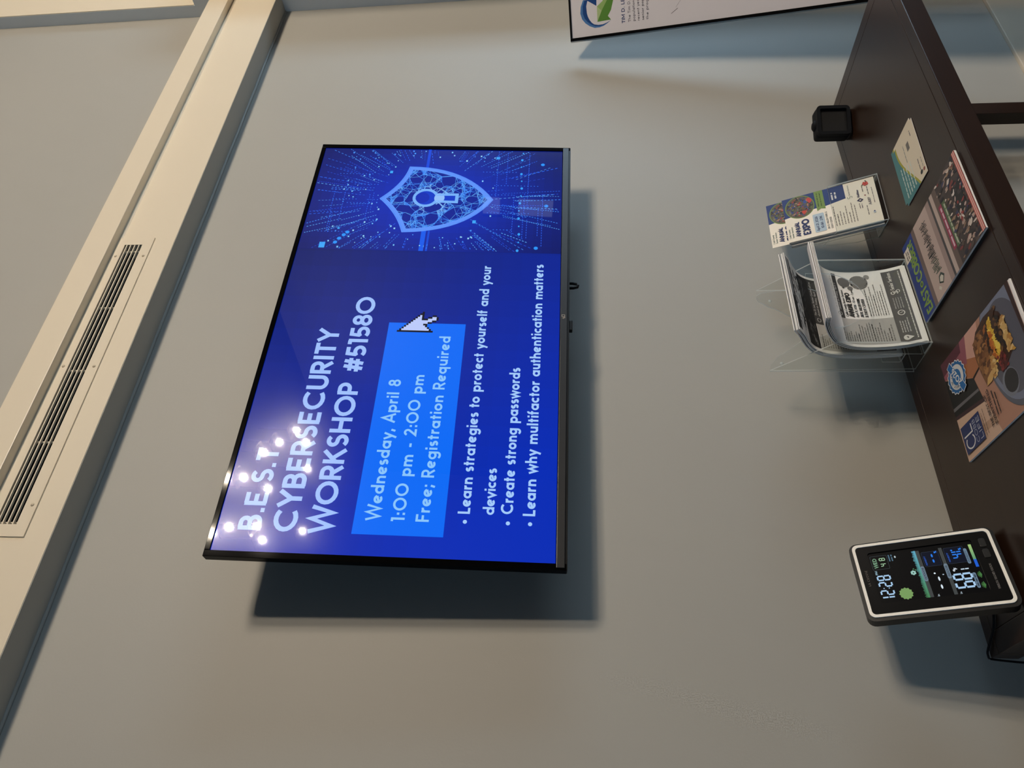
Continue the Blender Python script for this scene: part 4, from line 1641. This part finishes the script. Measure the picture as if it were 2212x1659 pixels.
# the food magazine at the front, its near edge curling up
bl, br = (.69569, 1.02682), (.91139, 1.01551)
M = flat_frame(bl, br, None)
M[2][3] = TZ + .0005
mg = thing('magazine', None, 'glossy food magazine with a sandwich on its cover at the table front', 'magazine', 'magazines on the table', M=M)
w, h, th = .2160, .2790, .0034


def mz(s, t):
    """the near right corner lifts a little"""
    a = max(0, (s / w - .35) / .65)
    c = max(0, 1 - t / .075)
    return 0.0


b = MB()
nx, ny = 14, 24
for leaf in range(3):
    z0, z1 = th * leaf / 3, th * leaf / 3 + th / 3 * .8
    rows = []
    for j in range(ny + 1):
        t = h * j / ny
        rows.append([[(w * i / nx, t, z + mz(w * i / nx, t) * (.55 + .225 * leaf)) for i in range(nx + 1)] for z in (z0, z1)])
    for j in range(ny):
        for i in range(nx):
            b.poly([rows[j][1][i], rows[j][1][i + 1], rows[j + 1][1][i + 1], rows[j + 1][1][i]])
            b.poly([rows[j][0][i + 1], rows[j][0][i], rows[j + 1][0][i], rows[j + 1][0][i + 1]])
    for i in range(nx):
        for j in (0, ny):
            b.poly([rows[j][0][i], rows[j][0][i + 1], rows[j][1][i + 1], rows[j][1][i]])
    for j in range(ny):
        for i in (0, nx):
            b.poly([rows[j][0][i], rows[j + 1][0][i], rows[j + 1][1][i], rows[j][1][i]])
b.build('pages', PAPER, mg)
k = Ink(lambda s, t, l: (s, t, th * .94 + mz(s, t) + l), step=.00005, base=.0003)
k.clip = (0, w, .005, h)


k.rect(0, w, .005, h, (176, 130, 108))
k.layer()
k.layer()
k.poly([(0, .150), (.075, .172), (.089, h), (0, h)], (206, 172, 148))
k.layer()
k.poly([(.020, .150), (.036, .155), (.040, h), (.028, h)], (184, 148, 122))
k.layer()
k.poly([(.127, .184), (.137, .146), (w, .125), (w, .176), (.150, .215)], (206, 158, 140))
k.layer()
k.poly([(.137, .146), (.155, .150), (.180, .205), (.150, .215), (.127, .184)], (170, 108, 70))
k.layer()
k.poly([(.165, .190), (w, .172), (w, h), (.178, h)], (150, 86, 96))
k.layer()
k.poly([(.196, .200), (w, .195), (w, h), (.188, h)], (92, 48, 58))
k.layer()
k.layer()
k.poly([(.0725, .173), (.128, .184), (.178, h), (.089, h)], (24, 22, 22))
k.layer()
k.poly([(.0725, .173), (.080, .1745), (.096, h), (.089, h)], (62, 38, 42))
k.layer()
k.layer()
k.poly([(.098, .1790), (.1035, .1800), (.1135, h), (.1065, h)], (104, 102, 104))
k.layer()
k.poly([(.126, .184), (.130, .185), (.139, .147), (.137, .146)], (20, 18, 18))
# plate
k.layer()
k.disc(.128, .052, .124, .080, (92, 94, 104), 44, -.02)
k.layer()
k.layer()
k.disc(.132, .055, .116, .074, (120, 126, 144), 44, -.02)
k.layer()
k.layer()
k.disc(.120, .060, .090, .058, (88, 88, 98), 40, -.02)
k.layer()
k.layer()
k.disc(.060, .084, .026, .024, (120, 124, 134), 20, .2)
k.layer()
k.disc(.061, .081, .022, .020, (42, 40, 42), 20, .2)
k.layer()
k.poly([(.0, .005), (w, .005), (w, .016), (.08, .010)], (60, 40, 36))
k.layer()
rr = random.Random(21)
# sandwich: dark body, toast on top, egg, jam, lower toast
k.layer()
k.poly([(.090, .150), (.120, .156), (.150, .158), (.175, .156), (.197, .135), (.206, .100), (.204, .074), (.186, .054), (.162, .045), (.128, .044), (.104, .050), (.094, .070), (.086, .092), (.098, .110), (.092, .130)], (58, 34, 22))
k.layer()


def crumb(n, x0, x1, y0, y1, pal, ra, rb, slope=0.0):
    for _ in range(n):
        x = rr.uniform(x0, x1)
        y = rr.uniform(y0, y1) + slope * (x - x0)
        k.disc(x, y, rr.uniform(ra * .5, ra), rr.uniform(rb * .5, rb), rr.choice(pal), 8, rr.uniform(0, 3), .3)


TOAST = [(120, 78, 44), (146, 98, 54), (98, 60, 34), (168, 118, 66), (82, 50, 30), (132, 88, 50)]
CRUST = [(208, 170, 104), (190, 146, 82), (222, 190, 130), (178, 128, 66)]
EGG = [(226, 188, 62), (238, 206, 88), (206, 158, 44), (214, 172, 52)]
k.layer()
k.poly([(.090, .150), (.120, .155), (.150, .157), (.174, .154), (.192, .136), (.192, .118), (.165, .104), (.130, .106), (.100, .116), (.090, .132)], (124, 82, 46))
k.layer()
k.poly([(.090, .150), (.090, .132), (.100, .114), (.128, .103), (.132, .112), (.108, .124), (.102, .142)], (206, 164, 98))
k.layer()
crumb(110, .112, .186, .112, .150, TOAST, .009, .006)
crumb(34, .092, .128, .108, .120, CRUST, .007, .004, -.15)
crumb(30, .140, .200, .098, .112, [(52, 30, 18), (70, 40, 22), (158, 92, 36), (44, 26, 18)], .008, .005)
k.layer()
crumb(70, .108, .192, .080, .096, EGG, .009, .005, -.02)
crumb(26, .118, .170, .094, .102, [(196, 116, 36), (214, 134, 44), (176, 92, 30)], .007, .004)
crumb(34, .086, .116, .074, .096, [(104, 36, 32), (128, 46, 40), (78, 28, 26)], .006, .005)
crumb(40, .120, .200, .062, .080, [(48, 32, 22), (66, 42, 26), (34, 24, 18), (110, 74, 36)], .008, .006)
crumb(40, .106, .172, .047, .058, CRUST + [(200, 150, 60)], .009, .005)
# magazine title block
k.rect(.0115, .067, .200, .273, (26, 42, 92))
k.layer()
wv = (222, 220, 218)
k.line([(.0290 + .0125 * math.cos(math.radians(a)), .2500 + .0155 * math.sin(math.radians(a))) for a in range(45, 316, 15)], .0028, wv)
k.line([(.0440, .268), (.0440, .236), (.0600, .236)], .0028, wv)
k.text('COBB', .0155, .2200, .0105, (190, 194, 210), .047, .09)
k.text('LIFE', .0155, .2045, .0110, (212, 214, 222), .047, .10)
dkt = (46, 30, 28)
k.text('THE BEST OF', .0180, .1635, .0078, dkt, .064, .18)
k.text('EVERYTHING', .0175, .1520, .0078, dkt, .068, .18)
k.fine(.0290, .0780, .1420, .0046, dkt)
k.fine(.0300, .0700, .1335, .0046, dkt)
k.fine(.014, .058, .1930, .0024, (120, 96, 84))
k.fine(.014, .064, .1860, .0024, (120, 96, 84))
# scalloped blue badge
bc = (.1605, .2330)
sc = []
for i in range(72):
    a = 2 * math.pi * i / 72
    q = .0325 + (.0018 if (i // 2) % 2 == 0 else -.0006)
    sc.append((bc[0] + q * math.cos(a), bc[1] + q * math.sin(a) * 1.04))
k.layer()
k.poly(sc, (226, 224, 220))
k.layer()
k.layer()
k.poly([(bc[0] + (p[0] - bc[0]) * .94, bc[1] + (p[1] - bc[1]) * .94) for p in sc], (32, 98, 156))
k.layer()
k.layer()
k.disc(bc[0], bc[1], .0250, .0260, (214, 212, 210), 32)
k.layer()
k.layer()
k.disc(bc[0], bc[1], .0160, .0165, (40, 106, 164), 28)
k.layer()
for i, ch in enumerate('BEST OF COBB'):
    a = math.radians(172 - i * 13.5)
    px, py = bc[0] + .0190 * math.cos(a), bc[1] + .0195 * math.sin(a)
    for q in text_polys(ch, -.0016, -.002, .0048, .0036, .2):
        k.poly([(px + p[0] * math.sin(a) + p[1] * math.cos(a), py - p[0] * math.cos(a) + p[1] * math.sin(a)) for p in q], (60, 70, 90))
ca, sa = math.cos(.42), math.sin(.42)


def rot(pts_):
    return [(bc[0] + x * ca - y * sa, bc[1] + x * sa + y * ca) for x, y in pts_]


k.layer()
k.poly(rot(((-.0395, -.0095), (-.018, -.0095), (-.018, .0075), (-.0395, .0075))), (226, 224, 220))
k.layer()
k.poly(rot(((.018, -.0075), (.0395, -.0075), (.0395, .0095), (.018, .0095))), (226, 224, 220))
k.layer()
k.layer()
k.poly(rot(((-.038, -.0082), (-.017, -.0082), (-.017, .0062), (-.038, .0062))), (30, 104, 170))
k.layer()
k.poly(rot(((.017, -.0062), (.038, -.0062), (.038, .0082), (.017, .0082))), (30, 104, 170))
k.layer()
k.poly(rot(((-.020, -.0085), (.020, -.0085), (.020, .0085), (-.020, .0085))), (34, 104, 166))
k.layer()
for q in text_polys('2026', -.0215, -.0070, .0140, .043, .2):
    k.poly(rot(q), (226, 224, 220))
k.build('printed_cover', GLOSSPRINT, mg, 'sandwich on a grey plate, blue badge and title block')

# ================================================================== poster board on an easel at the right
PC = Vector((2.38498222, 1.45, 1.5 + 0.01555022))
pw_ = Vector((0.70573805, -0.70573805, 0.06219009))
pd_ = Vector((-0.04577687, -0.1330212, -0.99005547))
pn = pw_.cross(-pd_)            # towards the viewer
M = Matrix((
    (pw_.x, -pn.x, -pd_.x, PC.x),
    (pw_.y, -pn.y, -pd_.y, PC.y),
    (pw_.z, -pn.z, -pd_.z, PC.z),
    (0, 0, 0, 1)))
po = thing('poster_board', None, 'tall white display board in a thin black frame, leaning in the wall corner', 'poster board', M=M)
BW, BH = .50, 1.56
boxed('board', (.004, BW - .004, .002, .012, -BH + .004, -.004), PAPER, po)
fw = .0105
b = MB()
b.box(0, fw, -.002, .014, -BH, 0)
b.box(BW - fw, BW, -.002, .014, -BH, 0)
b.box(fw, BW - fw, -.002, .014, -fw * .6, 0)
b.box(fw, BW - fw, -.002, .014, -BH, -BH + fw)
b.build('frame', GLOSSBLACK, po, bevel=.001)
k = Ink(lambda s, t, l: (s, .002 - l, -t), step=.00006, base=.0003)
k.rect(fw, BW - fw, fw * .6, BH - fw, (226, 222, 228))
k.layer()
# swirl emblem: blue ring arrow and green check arrow
ro = [(.1263, .0489), (.1060, .0400), (.0851, .0375), (.0670, .0425), (.0531, .0528), (.0420, .0670), (.0346, .0835), (.0345, .1000), (.0376, .1134), (.0440, .1260), (.0529, .1393)]
rm = [(.1255, .0540), (.1060, .0465), (.0840, .0460), (.0690, .0510), (.0570, .0600), (.0470, .0720), (.0398, .0860), (.0385, .1010), (.0405, .1125), (.0450, .1250), (.0529, .1393)]
ri = [(.1242, .0639), (.1050, .0585), (.0823, .0598), (.0720, .0625), (.0617, .0674), (.0520, .0745), (.0459, .0823), (.0425, .0960), (.0425, .1110), (.0460, .1240), (.0529, .1393)]
for i in range(10):
    k.poly([ro[i], ro[i + 1], rm[i + 1], rm[i]] if i < 9 else [ro[i], ro[i + 1], rm[i]], (76, 124, 182))
    k.poly([rm[i], rm[i + 1], ri[i + 1], ri[i]] if i < 9 else [rm[i], rm[i + 1], ri[i]], (24, 70, 136))
k.layer()
k.poly([(.1242, .0600), (.1127, .0773), (.1025, .0924), (.1202, .0934), (.150, .085), (.150, .062)], (24, 70, 136))
k.poly([(.1006, .0941), (.0856, .1090), (.0524, .0932)], (178, 198, 142))
k.poly([(.1006, .0941), (.1155, .1140), (.150, .1150), (.150, .1279), (.1155, .1279), (.0856, .1090)], (150, 182, 110))
k.layer()
k.poly([(.0524, .0932), (.0856, .1090), (.1155, .1279), (.150, .1300), (.150, .1500), (.1127, .1485), (.0840, .1400), (.0666, .1289), (.0539, .1386)], (92, 142, 60))
nb = (34, 58, 110)


def ptx(t, x, y, cap, rgb, width, weight):
    for q in text_polys(t, 0, 0, cap, width, weight):
        k.lift += k.tick * .25
        k.poly([(x + p[0], y - p[1]) for p in q], rgb)


ptx('TIM D. LE', .0370, .1850, .0110, nb, .0760, .2)
for i, t in enumerate(('The Tim D. L', 'population o', 'recent years', 'senior popul', 'the progra')):
    ptx(t, .0385, .2035 + i * .0146, .0085, (60, 62, 76), .078, .15)
k.line([(.0463, .3351), (.0604, .3564)], .0012, (70, 66, 70))
k.line([(.0640, .3500), (.1000, .3800)], .0006, (150, 146, 152))
k.build('printed_sheet', GLOSSPRINT, po, 'green and blue swirl emblem over dark lettering')
